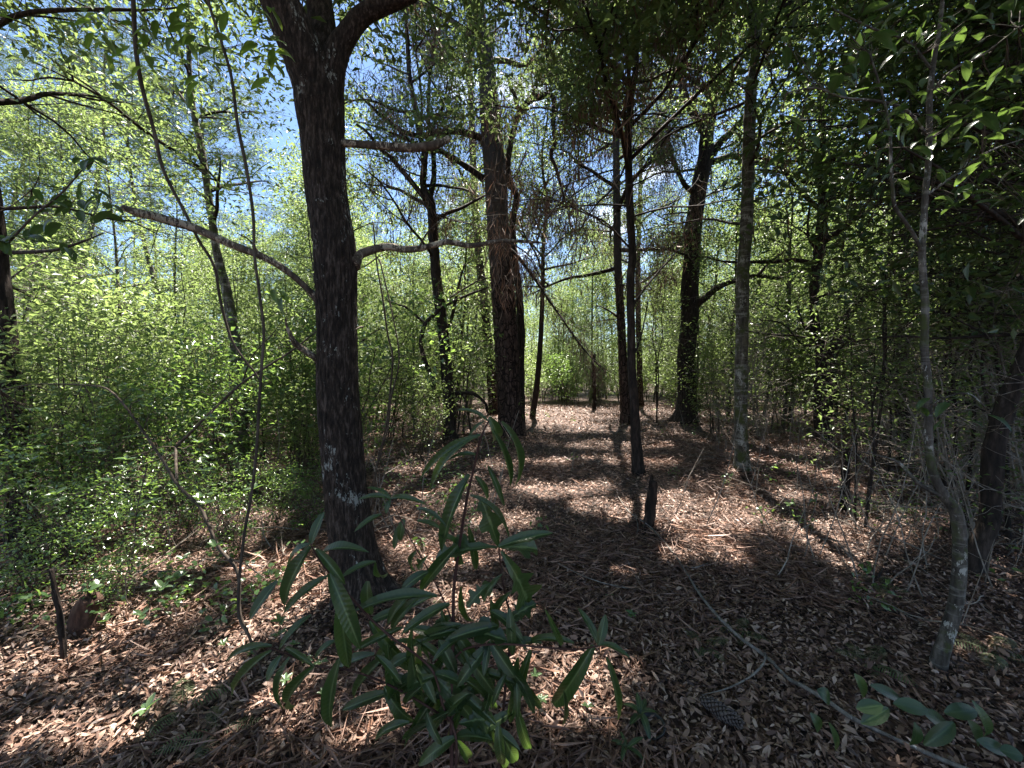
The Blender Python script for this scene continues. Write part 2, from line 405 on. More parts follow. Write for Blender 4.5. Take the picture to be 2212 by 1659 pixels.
# ------------------------------------------------------------------ leaf clouds
def leaf_arrays(c, d, nrm, L, Wd, fold=0.25, quads=False):
    """rhombic folded leaves; c base points"""
    d = unit(d); s = unit(np.cross(d, nrm)); nn = np.cross(s, d)
    L = L[:, None]; Wd = Wd[:, None]
    mid = c + d * L * 0.45
    a = mid + s * Wd * 0.5 + nn * Wd * fold
    b = mid - s * Wd * 0.5 + nn * Wd * fold
    tip = c + d * L - nn * L * 0.12
    if not quads:
        V = np.stack([c, a, tip, b], 1).reshape(-1, 3); k = np.arange(len(c))[:, None] * 4
        T = np.concatenate([k + [0, 1, 2], k + [0, 2, 3]], 1).reshape(-1, 3)
        return V, T
    m1 = c + d * L * 0.25; m2 = c + d * L * 0.7 - nn * L * 0.03
    V = np.stack([c, m1 + s * Wd * .42 + nn * Wd * fold, m2 + s * Wd * .42 + nn * Wd * fold * .8, tip,
                  m2 - s * Wd * .42 + nn * Wd * fold * .8, m1 - s * Wd * .42 + nn * Wd * fold], 1).reshape(-1, 3)
    k = np.arange(len(c))[:, None] * 6
    T = np.concatenate([k + [0, 1, 5], k + [1, 2, 5], k + [2, 4, 5], k + [2, 3, 4]], 1).reshape(-1, 3)
    return V, T

def cloud(mb, centers, per, spread, size, aspect, rng, droop=0.25, quads=False, up=0.9, cull=None):
    """per leaves round every centre"""
    centers = np.asarray(centers); n = len(centers) * per
    c = np.repeat(centers, per, 0) + rng.normal(0, 1, (n, 3)) * spread * np.array([1, 1, 0.75])
    if cull is not None: c = c[~cull(c)]; n = len(c)
    d = rng.normal(0, 1, (n, 3)); d[:, 2] = d[:, 2] * 0.5 - droop
    nr = rng.normal(0, 0.6, (n, 3)); nr[:, 2] += up
    L = size * rng.uniform(0.55, 1.25, n)
    mb.add(*leaf_arrays(c, d, nr, L, L * aspect * rng.uniform(0.8, 1.2, n), quads=quads))

def grow_limbs(trunk, rad, rng, z0, n, length, rise=(0.2, 0.9), sides=6, sub=3, top_taper=0.55, away=None):
    """random limbs on a trunk polyline. returns list of (pts, radii) and attractor points"""
    C = spline(trunk, 60); zs = C[:, 2]
    R = np.interp(np.linspace(0, 1, 60), np.linspace(0, 1, len(rad)), rad)
    ok = np.where(zs >= z0)[0]; limbs = []; att = []
    a = rng.uniform(0, 6.28)
    for k in range(n):
        i = ok[min(len(ok) - 1, int(len(ok) * (k + rng.uniform(0, 1)) / n))]
        a += 2.4 + rng.normal(0, 0.35)
        f = (zs[i] - z0) / max(0.1, zs[-1] - z0)
        ln = length * (1 - top_taper * f) * rng.uniform(0.65, 1.2)
        dr = np.array([math.cos(a), math.sin(a), rng.uniform(*rise)])
        st = C[i]; en = st + unit(dr) * ln
        p = wander(st, en, 6, ln * 0.05, rng, droop=ln * 0.05)
        r0 = min(R[i] * 0.6, 0.012 + 0.022 * ln)
        limbs.append((p, [r0, r0 * 0.7, r0 * 0.25])); att.append(spline(p, 9)[3:])
        for q in range(sub):
            j = rng.integers(1, 5); b = a + rng.choice([-1, 1]) * rng.uniform(0.5, 1.1)
            l2 = ln * rng.uniform(0.3, 0.6)
            e2 = p[j] + unit(np.array([math.cos(b), math.sin(b), rng.uniform(-0.1, 0.9)])) * l2
            p2 = wander(p[j], e2, 5, l2 * 0.07, rng)
            limbs.append((p2, [r0 * 0.45, r0 * 0.15])); att.append(spline(p2, 7)[2:])
    return limbs, np.concatenate(att)

# canopy holes cut along the sun's direction to put sun flecks at chosen spots
FLECKS = [(200, 1600, 170, 40), (420, 1490, 140, 45), (60, 1440, 110, 28), (330, 1340, 130, 36), (600, 1560, 70, 50), (560, 1235, 90, 36), (640, 1310, 60, 45), (250, 1420, 60, 14), (90, 1330, 60, 22),
          (872, 1430, 44, 60), (830, 1580, 60, 70), (1050, 1350, 110, 40), (960, 1300, 60, 30), (1290, 1480, 90, 42), (1120, 1450, 60, 30), (1240, 1590, 90, 40), (1130, 1520, 60, 24), (1540, 1135, 115, 48), (1440, 1090, 70, 22),
          (1230, 1055, 120, 16), (1350, 965, 130, 10), (1180, 1000, 60, 9), (1440, 1005, 70, 9), (1260, 930, 90, 7), (1080, 1120, 70, 18), (900, 1060, 70, 20), (880, 1180, 60, 20), (1850, 1160, 130, 32), (1980, 1105, 70, 18), (1700, 965, 110, 14),
          (1650, 1000, 60, 9), (2180, 1240, 60, 44), (2110, 1420, 60, 40), (2190, 1530, 50, 40), (1720, 1075, 60, 12), (500, 1110, 120, 24), (330, 1150, 110, 22), (420, 1020, 150, 25), (1950, 1640, 60, 20), (1360, 1250, 40, 12), (1600, 1240, 30, 10), (740, 1650, 60, 40)]
def lit(c):
    g = c - SUN_A * ((c[:, 2] / SUN_A[2])[:, None])
    dx, dy, dz = g[:, 0], g[:, 1], -CAM_H
    fw = dy * math.cos(PITCH) - dz * math.sin(PITCH); upv = dy * math.sin(PITCH) + dz * math.cos(PITCH)
    ok = fw > 0.3; fw = np.where(ok, fw, 1)
    px = dx / fw * FPX + W / 2; py = H_ / 2 - upv / fw * FPX
    wob = vnoise(g * 2.6, 41) * 0.35 + vnoise(g * 6.5, 42) * 0.2
    m = np.zeros(len(c), bool)
    for (x, y, a, b) in FLECKS: m |= ((px - x) / a) ** 2 + ((py - y) / b) ** 2 < np.where(g[:, 1] > 4.6, 0.85, 1.4) + wob * 1.5
    m &= ok
    m |= (vnoise(g * 2.1 + 3.3, 43) > np.where(g[:, 1] > 4.6, np.where(px < 1560, 0.46, 0.30), np.where(px < 650, 0.28, 0.42)))
    return m
SUN_A = np.array(SUNV)
def crown_parts(parent, limbs, att, rng, nclus, per, size, aspect, mat, spread=0.22, jitter=0.35, twigmat='twig',
                limb_sides=5, quads=False, twigs=True, droop=0.25, gap=None, extra=None, limbname='branches', barkmat=None, sun=False):
    mb = MB()
    for p, r in limbs:
        if sun and lit(spline(p, 6)[2:]).mean() > 0.45 and len(p) == 5: continue
        mb.add(*tube_arrays(p, r, limb_sides, rings=len(p) * 2))
    idx = rng.integers(0, len(att), nclus); base = att[idx]
    cen = base + rng.normal(0, jitter, (nclus, 3)) * np.array([1, 1, 0.8])
    if gap is not None:
        keep = vnoise(cen * gap[0], 7) > gap[1]; cen = cen[keep]; base = base[keep]
    if sun: keep = ~lit(cen); cen = cen[keep]; base = base[keep]
    if twigs:
        for k in range(len(cen)):
            mid = (base[k] + cen[k]) / 2 + rng.normal(0, 0.04, 3)
            mb.add(*tube_arrays([base[k], mid, cen[k]], [0.0035, 0.0015], 3, rings=3, cap=False))
    link(limbname, mb.mesh(limbname, M[barkmat or twigmat]), parent)["kind"] = "stuff"
    c = MB(); cloud(c, cen, per, spread, size, aspect, rng, quads=quads, droop=droop, cull=lit if sun else None)
    if extra is not None: cloud(c, extra[0], extra[1], spread, size, aspect, rng, quads=quads, droop=droop)
    if mat is not None: link("crown", c.mesh("crown", M[mat], smooth=False), parent)
    return cen

def drape(parent, pts, per, rng, length=0.26, spread=0.12, wd=0.009):
    """dead needles hanging off twigs"""
    n = len(pts) * per
    c = np.repeat(pts, per, 0) + rng.normal(0, 1, (n, 3)) * spread
    if len(parent.children) and parent.name.split('.')[0] in ('hardwood_tree', 'oak_tree', 'pine_tree'): c = c[~lit(c)]; n = len(c)
    d = rng.normal(0, 0.35, (n, 3)); d[:, 2] -= 1.0
    L = rng.uniform(0.4, 1.3, n) * length
    mb = MB(); mb.add(*leaf_arrays(c, d, rng.normal(0, 1, (n, 3)), L, np.full(n, wd), fold=0))
    o = link("hanging_needles", mb.mesh("hanging_needles", M['drape'], smooth=False), parent); o["kind"] = "stuff"; return o

def px_line(pts, Y0, Y1=None):
    Y1 = Y0 if Y1 is None else Y1; n = len(pts)
    return np.array([P(x, y, Y0 + (Y1 - Y0) * i / (n - 1)) for i, (x, y) in enumerate(pts)])

def rot_rings(o):  # keep authoring in world space but give the thing a base location
    return o

def local(parent_loc, pts): return np.asarray(pts, float) - np.asarray(parent_loc, float)

#=== GROUND
def build_ground():
    g = np.concatenate([-np.geomspace(400, 14, 20), np.linspace(-13.5, 13.5, 190), np.geomspace(14, 400, 20)])
    gy = np.concatenate([-np.geomspace(400, 6, 20), np.linspace(-5.5, 20, 180), np.geomspace(20.5, 400, 20)])
    X, Y = np.meshgrid(g, gy, indexing='ij')
    Z = gz_arr(X.ravel(), Y.ravel())
    V = np.stack([X.ravel(), Y.ravel(), Z - 0.012], -1)
    ny = len(gy); i = np.arange(len(g) - 1)[:, None] * ny; j = np.arange(ny - 1)[None, :]
    Q = np.stack([i + j, i + ny + j, i + ny + j + 1, i + j + 1], -1).reshape(-1, 4)
    o = link("ground", make_mesh("ground", V, [Q], M['ground'])); o["kind"] = "structure"; return o
MOUNDS += [(P(1100, 955, 8.6)[0], 8.6, 0.16, 0.8), (P(960, 955, 8.6)[0], 8.6, 0.10, 0.6), (P(1480, 917, 11.4)[0], 11.4, 0.15, 0.9),
           (P(1777, 960, 8.4)[0], 8.4, 0.12, 0.8), (P(1603, 1035, 5.7)[0], 5.7, 0.05, 0.4), (P(778, 1320, 2.6)[0], 2.6, 0.05, 0.35),
           (1.6, 3.4, 0.07, 0.5), (0.35, 3.1, 0.06, 0.35), (3.6, 6.3, 0.12, 0.9)]
ground = build_ground()

def settle(root):
    l = Vector(root.location)
    for c in root.children:
        if c.name.split(".")[0] not in ("leaf", "scale"): c.location = c.location - l
    return root

def base_thing(name, label, cat, px, py, Y, group=None):
    p = P(px, py, Y); return thing(name, label, cat, (p[0], p[1], gz(p[0], p[1])), group)

def trunk_px(pts, widths, Y, sides, rings, disp=None, top=None, flare=0.25, Ys=None):
    """trunk from picture positions; base is put onto the terrain; widths in picture units"""
    pts = list(pts); c = []
    for i, (x, y) in enumerate(pts):
        yy = Y if Ys is None else Y + (Ys - Y) * i / (len(pts) - 1)
        c.append(P(x, y, yy))
    c = np.array(c); c[0, 2] = gz(c[0, 0], c[0, 1]) - 0.06
    r = [w / FPX * c[i, 1] / 2 for i, w in enumerate(widths)]
    # flare
    b = c[0] + (c[1] - c[0]) * min(0.5, 0.35 / np.linalg.norm(c[1] - c[0]))
    c = np.vstack([c[:1], [b], c[1:]]); r = [r[0] * (1 + flare), r[0]] + r[1:]
    if top is not None:
        c = np.vstack([c, c[-1] + np.array(top[0])]); r = r + [top[1]]
    # interpolate the radii by arc length so widths stay where they were measured
    seg = np.concatenate([[0], np.cumsum(np.linalg.norm(np.diff(c, axis=0), axis=1))])
    C = spline(c, 80)
    s2 = np.concatenate([[0], np.cumsum(np.linalg.norm(np.diff(C, axis=0), axis=1))])
    m = len(c); ctrl_s = np.interp(np.arange(m) / (m - 1) * 79, np.arange(80), s2)
    t = np.linspace(0, s2[-1], 80)
    Cu = np.stack([np.interp(t, s2, C[:, k]) for k in range(3)], -1)
    Ru = np.interp(t, ctrl_s, r)
    return Cu, Ru

def limb_mesh(parent, name, pts, rad, mat, sides=10, rings=None, amp=0.0, seed=0, label=None, amp_kind=bark_soft):
    mb = MB(); mb.add(*tube_arrays(pts, rad, sides, rings or len(pts) * 6, disp=amp_kind(seed, amp) if amp else None))
    o = link(name, mb.mesh(name, M[mat]), parent)
    if label: o["label"] = label
    return o

# ------------------------------------------------------------------ the front oak
rng = np.random.default_rng(11)
OY = 2.6
oak = base_thing("oak_tree", "large dark oak with white lichen patches and a three-way fork, behind the long-leaved sapling", "tree", 785, 1325, OY)
Cu, Ru = trunk_px([(786, 1330), (775, 1250), (762, 1180), (746, 1048), (738, 950), (730, 848), (728, 700), (724, 553), (713, 470), (703, 400), (697, 300), (690, 215), (690, 150)],
                  [116, 104, 92, 84, 83, 82, 80, 84, 80, 80, 84, 96, 92], OY, 0, 0, flare=0.28)
mb = MB(); mb.add(*tube_arrays(Cu, Ru, 150, 420, disp=bark_oak(3, 0.0058, roots=0.075)))
link("trunk", mb.mesh("trunk", M['oak']), oak)
def Y_at(y0): return OY
left_l = px_line([(692, 235), (668, 150), (640, 80), (603, 0), (560, -100), (500, -230), (430, -420), (330, -700)], OY, OY - 0.35)
mid_l = px_line([(694, 240), (700, 130), (694, 40), (688, -20), (690, -160), (705, -360), (700, -640), (690, -900)], OY + 0.02, OY + 0.4)
right_l = px_line([(705, 235), (722, 130), (750, 75), (785, 32), (835, 8), (885, -12), (960, -60), (1080, -160), (1260, -380), (1420, -600)], OY, OY - 0.1)
k = OY / FPX / 2
limb_mesh(oak, "limb", left_l, [k * 78, k * 84, k * 78, k * 70, k * 62, k * 55, k * 42, k * 20], 'oak', 48, 160, 0.004, 5, amp_kind=bark_oak)
limb_mesh(oak, "limb", mid_l, [k * 66, k * 60, k * 54, k * 52, k * 46, k * 40, k * 28, k * 16], 'oak', 40, 160, 0.004, 6, amp_kind=bark_oak)
limb_mesh(oak, "limb", right_l, [k * 60, k * 50, k * 40, k * 37, k * 33, k * 30, k * 26, k * 22, k * 16, k * 8], 'oak', 36, 170, 0.0035, 7, amp_kind=bark_oak)
dead_l = px_line([(690, 652), (660, 620), (633, 596), (600, 572), (563, 553), (500, 528), (420, 493), (370, 478), (333, 467), (300, 460), (263, 447)], OY - 0.02, OY - 0.55)
limb_mesh(oak, "branch", dead_l, [k * 17, k * 13, k * 13, k * 13, k * 13, k * 14, k * 15, k * 15, k * 14, k * 15, k * 10], 'limb', 14, 120, 0.002, 8,
          label="long dead branch reaching left, bark flaking off, broken at its tip")
stub = px_line([(690, 778), (680, 772), (658, 757), (640, 744), (630, 730), (620, 706), (616, 690)], OY, OY - 0.25)
limb_mesh(oak, "branch", stub, [k * 22, k * 14, k * 12, k * 12, k * 10, k * 5, k * 2], 'limb', 12, 60, 0.002, 9, label="short crooked dead stub low on the left side")
upper = px_line([(738, 309), (780, 312), (820, 315), (870, 319), (924, 316), (950, 309), (970, 299)], OY, OY + 0.2)
limb_mesh(oak, "branch", upper, [k * 16, k * 15, k * 17, k * 18, k * 18, k * 16, k * 13], 'limb', 16, 110, 0.0025, 10, label="straight broken branch with peeling pale bark, upper right")
low_r = px_line([(762, 572), (775, 552), (800, 541), (837, 533), (870, 538), (904, 537), (940, 528), (970, 523), (1010, 530), (1040, 528), (1087, 520), (1140, 522), (1182, 526)], OY, OY + 0.5)
limb_mesh(oak, "branch", low_r, [k * 34, k * 20, k * 18, k * 17, k * 17, k * 15, k * 13, k * 14, k * 12, k * 11, k * 9, k * 7, k * 4], 'limb', 14, 140, 0.002, 12, label="wavy bare branch reaching right at mid height")
tw = MB()
for a in ([(1160, 522), (1167, 500), (1177, 477), (1204, 440), (1215, 400)], [(1087, 520), (1120, 535), (1150, 560), (1167, 600)], [(904, 537), (925, 500), (960, 470)],
          [(563, 553), (540, 520), (515, 505)], [(783, 706), (776, 707), (768, 712)]):
    tw.add(*tube_arrays(px_line(a, OY + 0.35 if a[0][0] > 1000 else OY, OY + 0.45 if a[0][0] > 1000 else OY - 0.1), [k * 5, k * 2], 5, len(a) * 4))
link("twigs", tw.mesh("twigs", M['twig']), oak)["kind"] = "stuff"
# crown high above the frame: it shades the foreground
limbs = []; att = []
for src, n_ in ((left_l, 9), (mid_l, 12), (right_l, 11)):
    l, a = grow_limbs(src, [0.09, 0.03], rng, 4.2, n_, 3.2, rise=(0.1, 0.8)); limbs += l; att.append(a)
att = np.concatenate(att)
crown_parts(oak, limbs, att, rng, 2300, 34, 0.09, 0.40, 'leaf', spread=0.22, jitter=0.5, sun=True)
settle(oak)

# ------------------------------------------------------------------ named middle distance trees
def fine_twigs(t, a, n, rng, ln=1.0, mat='twig', dr=0):
    """a net of thin bare drooping twigs, with dead needles caught in it"""
    mb = MB(); b = a[rng.integers(0, len(a), n)]; hang = []
    for q in b[~lit(b - [0, 0, ln * .25])]:
        e = q + np.array([rng.normal(0, ln * .5), rng.normal(0, ln * .5), rng.uniform(-ln * .8, ln * .25)])
        w = wander(q, e, 5, ln * .06, rng); mb.add(*tube_arrays(w, [0.0055, 0.002], 3, 6, cap=False)); hang += list(w[2:])
        for k in range(3):
            j = rng.integers(1, 5); mb.add(*tube_arrays([w[j], w[j] + rng.normal(0, ln * .2, 3) - [0, 0, ln * .12]], [0.003, 0.0012], 3, 2, cap=False))
    link("twigs", mb.mesh("twigs", M[mat]), t)["kind"] = "stuff"
    if dr: drape(t, np.array(hang)[rng.integers(0, len(hang), dr)], 26, rng, 0.26, 0.17, 0.007)
def std_crown(t, C, R, rng, z0, n, length, nclus, per, size=0.088, asp=0.42, mat='leaf', dr=0, gap=(0.7, -0.45), rise=(0.1, 0.8), jitter=0.4, bm='dark', spread=0.17, tw=0, twz=None, sun=True):
    l, a = grow_limbs(C, R, rng, z0, n, length, rise=rise)
    if tw:
        l2, a2 = grow_limbs(C, R, rng, twz or z0 * .6, 12, length * .8, rise=(-0.3, 0.5), top_taper=.3)
        mb = MB()
        for p, r_ in l2: mb.add(*tube_arrays(p, np.array(r_) * .5, 5, 10))
        link("bare_branches", mb.mesh("bare_branches", M[bm]), t)["kind"] = "stuff"
        fine_twigs(t, a2, tw, rng, dr=dr)
    crown_parts(t, l, a, rng, nclus, per, size, asp, mat, gap=gap, jitter=jitter, barkmat=bm, spread=spread, sun=sun)
    if dr: drape(t, a[rng.integers(0, len(a), dr)] + rng.normal(0, 0.15, (dr, 3)), 34, rng)
    return a

# big pine
PY = 8.6
pine = base_thing("pine_tree", "thick pine trunk with flaky bark plates, grey above and red-brown below", "tree", 1100, 955, PY)
Cu, Ru = trunk_px([(1106, 957), (1101, 880), (1096, 780), (1091, 700), (1086, 620), (1080, 540), (1074, 460), (1070, 380), (1064, 310), (1058, 240), (1052, 170), (1045, 100), (1030, 0)],
                  [54, 50, 50, 50, 49, 47, 45, 45, 45, 39, 34, 32, 29], PY, 0, 0, flare=0.25, top=([-0.3, 0.3, 5.0], 0.07))
mb = MB(); mb.add(*tube_arrays(Cu, Ru, 76, 500, disp=bark_pine(5, 0.022, 0.085)))
link("trunk", mb.mesh("trunk", M['pine']), pine)
k = PY / FPX / 2
for pts, w0, yo in (([(1044, 300), (1010, 288), (977, 283), (940, 290), (904, 293), (870, 283), (820, 247), (795, 222), (770, 200)], 15, 0.0),
                ([(1046, 388), (1020, 368), (997, 353), (970, 336), (950, 327), (917, 321), (880, 300), (850, 270)], 15, -0.4)):
    limb_mesh(pine, "branch", px_line(pts, PY, PY + yo), [k * w0, k * w0 * .8, k * w0 * .6, k * 4], 'dark', 10, 60, 0.01, 14)
dl = px_line([(1092, 535), (1110, 545), (1127, 565), (1150, 596), (1167, 620), (1190, 655), (1210, 683), (1250, 740), (1275, 770), (1297, 793)], PY, PY - 0.8)
limb_mesh(pine, "branch", dl, [k * 8, k * 7, k * 5, k * 4, k * 2], 'dark', 8, 70, 0.008, 15, label="long dead branch drooping to the right")
sub = MB()
rp = np.random.default_rng(4)
dli = spline(dl, 24)
for i in range(3, 24):
    for q in range(2):
        e = dli[i] + np.array([rp.uniform(-.2, .7), rp.uniform(-.3, .3), rp.uniform(-0.7, 0.15)])
        sub.add(*tube_arrays(wander(dli[i], e, 4, 0.04, rp), [0.008, 0.003], 4, 8, cap=False))
link("twigs", sub.mesh("twigs", M['twig']), pine)["kind"] = "stuff"
l, a = grow_limbs(Cu, Ru, rng, 8.0, 16, 2.8)
crown_parts(pine, l, a, rng, 900, 50, 0.16, 0.05, 'pine_leaf', spread=0.14, jitter=0.3, barkmat='pine_grey', sun=True)
drape(pine, np.concatenate([dli[4:], dli[4:] + [0.1, 0, -0.2], spline(px_line([(1044, 300), (904, 293), (770, 200)], PY), 20)]), 36, rp, 0.2)
# dead needles caught against the trunk
tp = Cu[22:52]; th = rp.uniform(0, 6.28, 900); ii = rp.integers(0, 30, 900)
q = tp[ii] + np.stack([np.cos(th), np.sin(th), 0 * th], -1) * (Ru[22:52][ii] * 1.03)[:, None]
drape(pine, q, 2, rp, 0.16, 0.015, 0.005)
settle(pine)

def simple_tree(name, label, pts, widths, Y, mat, disp=None, sides=40, rings=220, top=None, branches=(), seed=1, crown=None, group=None, Ys=None, flare=0.4):
    t = base_thing(name, label, "tree", pts[0][0], pts[0][1], Y, group)
    Cu, Ru = trunk_px(pts, widths, Y, 0, 0, top=top, flare=flare, Ys=Ys)
    mb = MB(); mb.add(*tube_arrays(Cu, Ru, sides, rings, disp=disp)); link("trunk", mb.mesh("trunk", M[mat]), t)
    k = Y / FPX / 2
    for b in branches:
        bp, bw = b[0], b[1]; y1 = b[2] if len(b) > 2 else 0.0
        y0 = b[3] if len(b) > 3 else 0.0
        limb_mesh(t, "branch", px_line(bp, Y + y0, Y + y1), [k * w for w in bw], mat, 8, len(bp) * 7, 0.006 * Y / 8, seed)
    r = np.random.default_rng(seed)
    a = None
    if crown: a = std_crown(t, Cu, list(Ru), r, **crown)
    return t, Cu, Ru, a

t, C, R, a = simple_tree("hardwood_tree", "slim dark forked tree just left of the thick pine, with a crooked low branch",
    [(974, 957), (968, 850), (960, 740), (948, 640), (939, 560), (934, 467), (927, 430), (914, 400), (917, 333), (907, 290), (897, 233), (884, 150), (876, 0)],
    [27, 25, 24, 22, 21, 19, 20, 13, 12, 11, 10, 9, 7], 8.5, 'dark', bark_soft(3, 0.012), top=([-.1, 0, 2.2], 0.02), seed=21,
    branches=[([(927, 432), (937, 383), (935, 320), (925, 250), (930, 150), (945, 40)], [14, 11, 9, 7, 4], 0.5),
              ([(920, 432), (895, 400), (864, 363), (845, 340), (824, 323), (794, 287), (770, 268)], [12, 10, 8, 4], -0.5),
              ([(957, 850), (935, 856), (937, 826), (928, 805), (919, 783), (912, 760), (909, 736), (919, 700), (938, 680), (957, 663), (1004, 640), (1055, 621)], [11, 10, 10, 9, 7, 4], -0.3),
              ([(919, 700), (880, 666), (860, 658), (837, 650)], [6, 2], -0.5), ([(982, 850), (1020, 850), (1047, 870), (1052, 890)], [8, 7, 5], 0.3),
              ([(962, 720), (975, 690), (990, 620), (1003, 570)], [9, 7, 4], 0.4), ([(933, 855), (920, 880), (918, 920)], [3, 2], 0)],
    crown=dict(z0=4.3, n=20, length=2.6, nclus=1000, per=30, dr=160, tw=220, twz=2.5))
settle(t)
t, C, R, a = simple_tree("pine_tree", "thinner reddish pine standing close behind the thick plated pine",
    [(1071, 898), (1062, 800), (1052, 720), (1045, 640), (1038, 590), (1030, 500), (1020, 300), (1012, 0)], [28, 24, 19, 17, 16, 15, 13, 9], 13.8, 'pine', bark_pine(8, 0.014), sides=48, top=([0, 0, 4], 0.05), seed=22,
    crown=dict(z0=7, n=14, length=2.4, nclus=400, per=40, size=0.15, asp=0.06, mat='pine_leaf', tw=200, dr=80, twz=4))
settle(t)
t, C, R, a = simple_tree("snag_tree", "crooked dead tree behind the thick pine, its broken top hooking over to the right",
    [(1125, 905), (1124, 800), (1125, 720), (1122, 640), (1112, 560), (1107, 483), (1116, 430), (1108, 405), (1097, 383), (1099, 333), (1109, 283), (1120, 247), (1144, 217), (1165, 210), (1184, 206), (1197, 214), (1195, 267), (1199, 307), (1190, 333), (1200, 360), (1214, 410), (1225, 453)],
    [20, 18, 17, 16, 15, 14, 14, 13, 12, 12, 12, 12, 13, 12, 11, 11, 9, 9, 8, 7, 4, 2], 9.3, 'dark', bark_soft(5, 0.012), sides=20, rings=260, seed=23,
    branches=[([(1119, 235), (1112, 205), (1103, 190), (1099, 173)], [9, 8, 5]), ([(1140, 218), (1158, 190), (1160, 165)], [6, 2])])
settle(t)
t, C, R, a = simple_tree("hardwood_tree", "thin dark straight tree at the path's edge, nearest of the slim trunks in the middle",
    [(1380, 1027), (1373, 940), (1370, 870), (1365, 800), (1363, 700), (1362, 600), (1366, 553), (1360, 433), (1357, 300), (1364, 200), (1375, 127), (1367, 0)],
    [24, 21, 19, 18, 17, 17, 16, 16, 15, 13, 9, 7], 5.9, 'dark', bark_soft(6, 0.006), top=([0, 0.2, 2.5], 0.012), seed=24,
    branches=[([(1360, 190), (1345, 165), (1327, 147), (1300, 112), (1270, 73), (1240, 40), (1210, 7)], [12, 10, 8, 6], -0.5),
              ([(1367, 660), (1395, 620), (1420, 590), (1460, 545)], [6, 3], 0.5), ([(1364, 780), (1385, 725), (1400, 650)], [5, 2], .4),
              ([(1358, 340), (1330, 400), (1290, 440), (1250, 500)], [5, 2], -.4), ([(1366, 150), (1400, 120), (1440, 60)], [6, 3], 0.5)],
    crown=dict(z0=4.4, n=22, length=3.0, nclus=1700, per=34, dr=260, tw=380, twz=2.8, mat='leaf'))
settle(t)
t, C, R, a = simple_tree("hardwood_tree", "reddish-brown straight trunk farther back beside the path, draped with dead needles",
    [(1354, 913), (1347, 820), (1343, 720), (1337, 620), (1334, 553), (1332, 400), (1330, 200), (1335, 0)], [24, 19, 17, 17, 16, 15, 12, 8], 11.8, 'pine', bark_soft(7, 0.012), seed=25, top=([0, 0, 3], 0.03),
    branches=[([(1342, 690), (1310, 668), (1288, 660)], [5, 2])],
    crown=dict(z0=4.5, n=22, length=3.2, nclus=1500, per=30, dr=500, tw=620, twz=3.0, rise=(-0.3, 0.5)))
settle(t)
t, C, R, a = simple_tree("hardwood_tree", "faint slim trunk seen between the two path-side trunks and the big forked oak",
    [(1384, 872), (1381, 780), (1378, 640), (1380, 500), (1390, 200)], [13, 12, 11, 9, 6], 17.5, 'pine', bark_soft(8, 0.01), sides=12, rings=60, seed=26, top=([0, 0, 3], 0.03),
    crown=dict(z0=5, n=14, length=2.6, nclus=600, per=28, tw=200, dr=100, twz=3.5))
settle(t)
t, C, R, a = simple_tree("oak_tree", "big dark oak right of the path, forking high up behind the mottled trunk",
    [(1481, 918), (1484, 850), (1483, 760), (1489, 700), (1490, 620), (1495, 553), (1497, 500), (1511, 400), (1526, 333), (1528, 283)],
    [42, 37, 36, 34, 34, 32, 32, 30, 31, 24], 11.4, 'dark', bark_oak(12, 0.012, roots=0.15), sides=64, rings=300, seed=27, top=([.5, .1, 3.2], .04),
    branches=[([(1526, 290), (1512, 268), (1502, 253), (1482, 213), (1470, 160), (1478, 60), (1470, -80)], [20, 18, 16, 14, 12, 8], -0.4),
              ([(1529, 290), (1540, 240), (1542, 200), (1552, 167), (1553, 130), (1575, 40), (1580, -100)], [20, 18, 16, 13, 10, 6], 0.5),
              ([(1538, 335), (1548, 318), (1560, 303), (1575, 290), (1592, 272), (1608, 257), (1640, 225), (1680, 160)], [18, 16, 15, 13, 10, 6], -0.6),
              ([(1538, 350), (1552, 345), (1585, 337), (1622, 350), (1655, 352), (1688, 353), (1740, 345)], [14, 12, 11, 8, 4], 0.3),
              ([(1503, 662), (1508, 656), (1528, 640), (1552, 620), (1592, 605), (1635, 596), (1682, 601), (1720, 590)], [15, 14, 12, 10, 7, 3], -0.8),
              ([(1636, 596), (1660, 570), (1690, 545)], [7, 3], -0.8, -0.8), ([(1512, 420), (1480, 400), (1450, 330), (1440, 260)], [12, 9, 5], -.3)],
    crown=dict(z0=8.6, n=22, length=3.4, nclus=1300, per=30, dr=110, tw=200, twz=5.0))
settle(t)
t, C, R, a = simple_tree("hardwood_tree", "straight trunk mottled grey and white with lichen, right of the big dark oak",
    [(1603, 1034), (1601, 950), (1600, 886), (1603, 720), (1605, 586), (1612, 500), (1617, 333), (1622, 200), (1632, 110), (1625, 0)], [29, 26, 26, 25, 25, 24, 24, 22, 17, 16], 5.7, 'mottled', bark_soft(9, 0.005), sides=32, seed=28, top=([-.1, .1, 2.5], 0.012),
    branches=[([(1628, 150), (1637, 95), (1645, 50), (1656, 0), (1670, -120)], [10, 9, 8, 6, 4], 0.1)],
    crown=dict(z0=6.0, n=20, length=3.0, nclus=1500, per=32, mat='leaf', tw=100, twz=3.6))
settle(t)
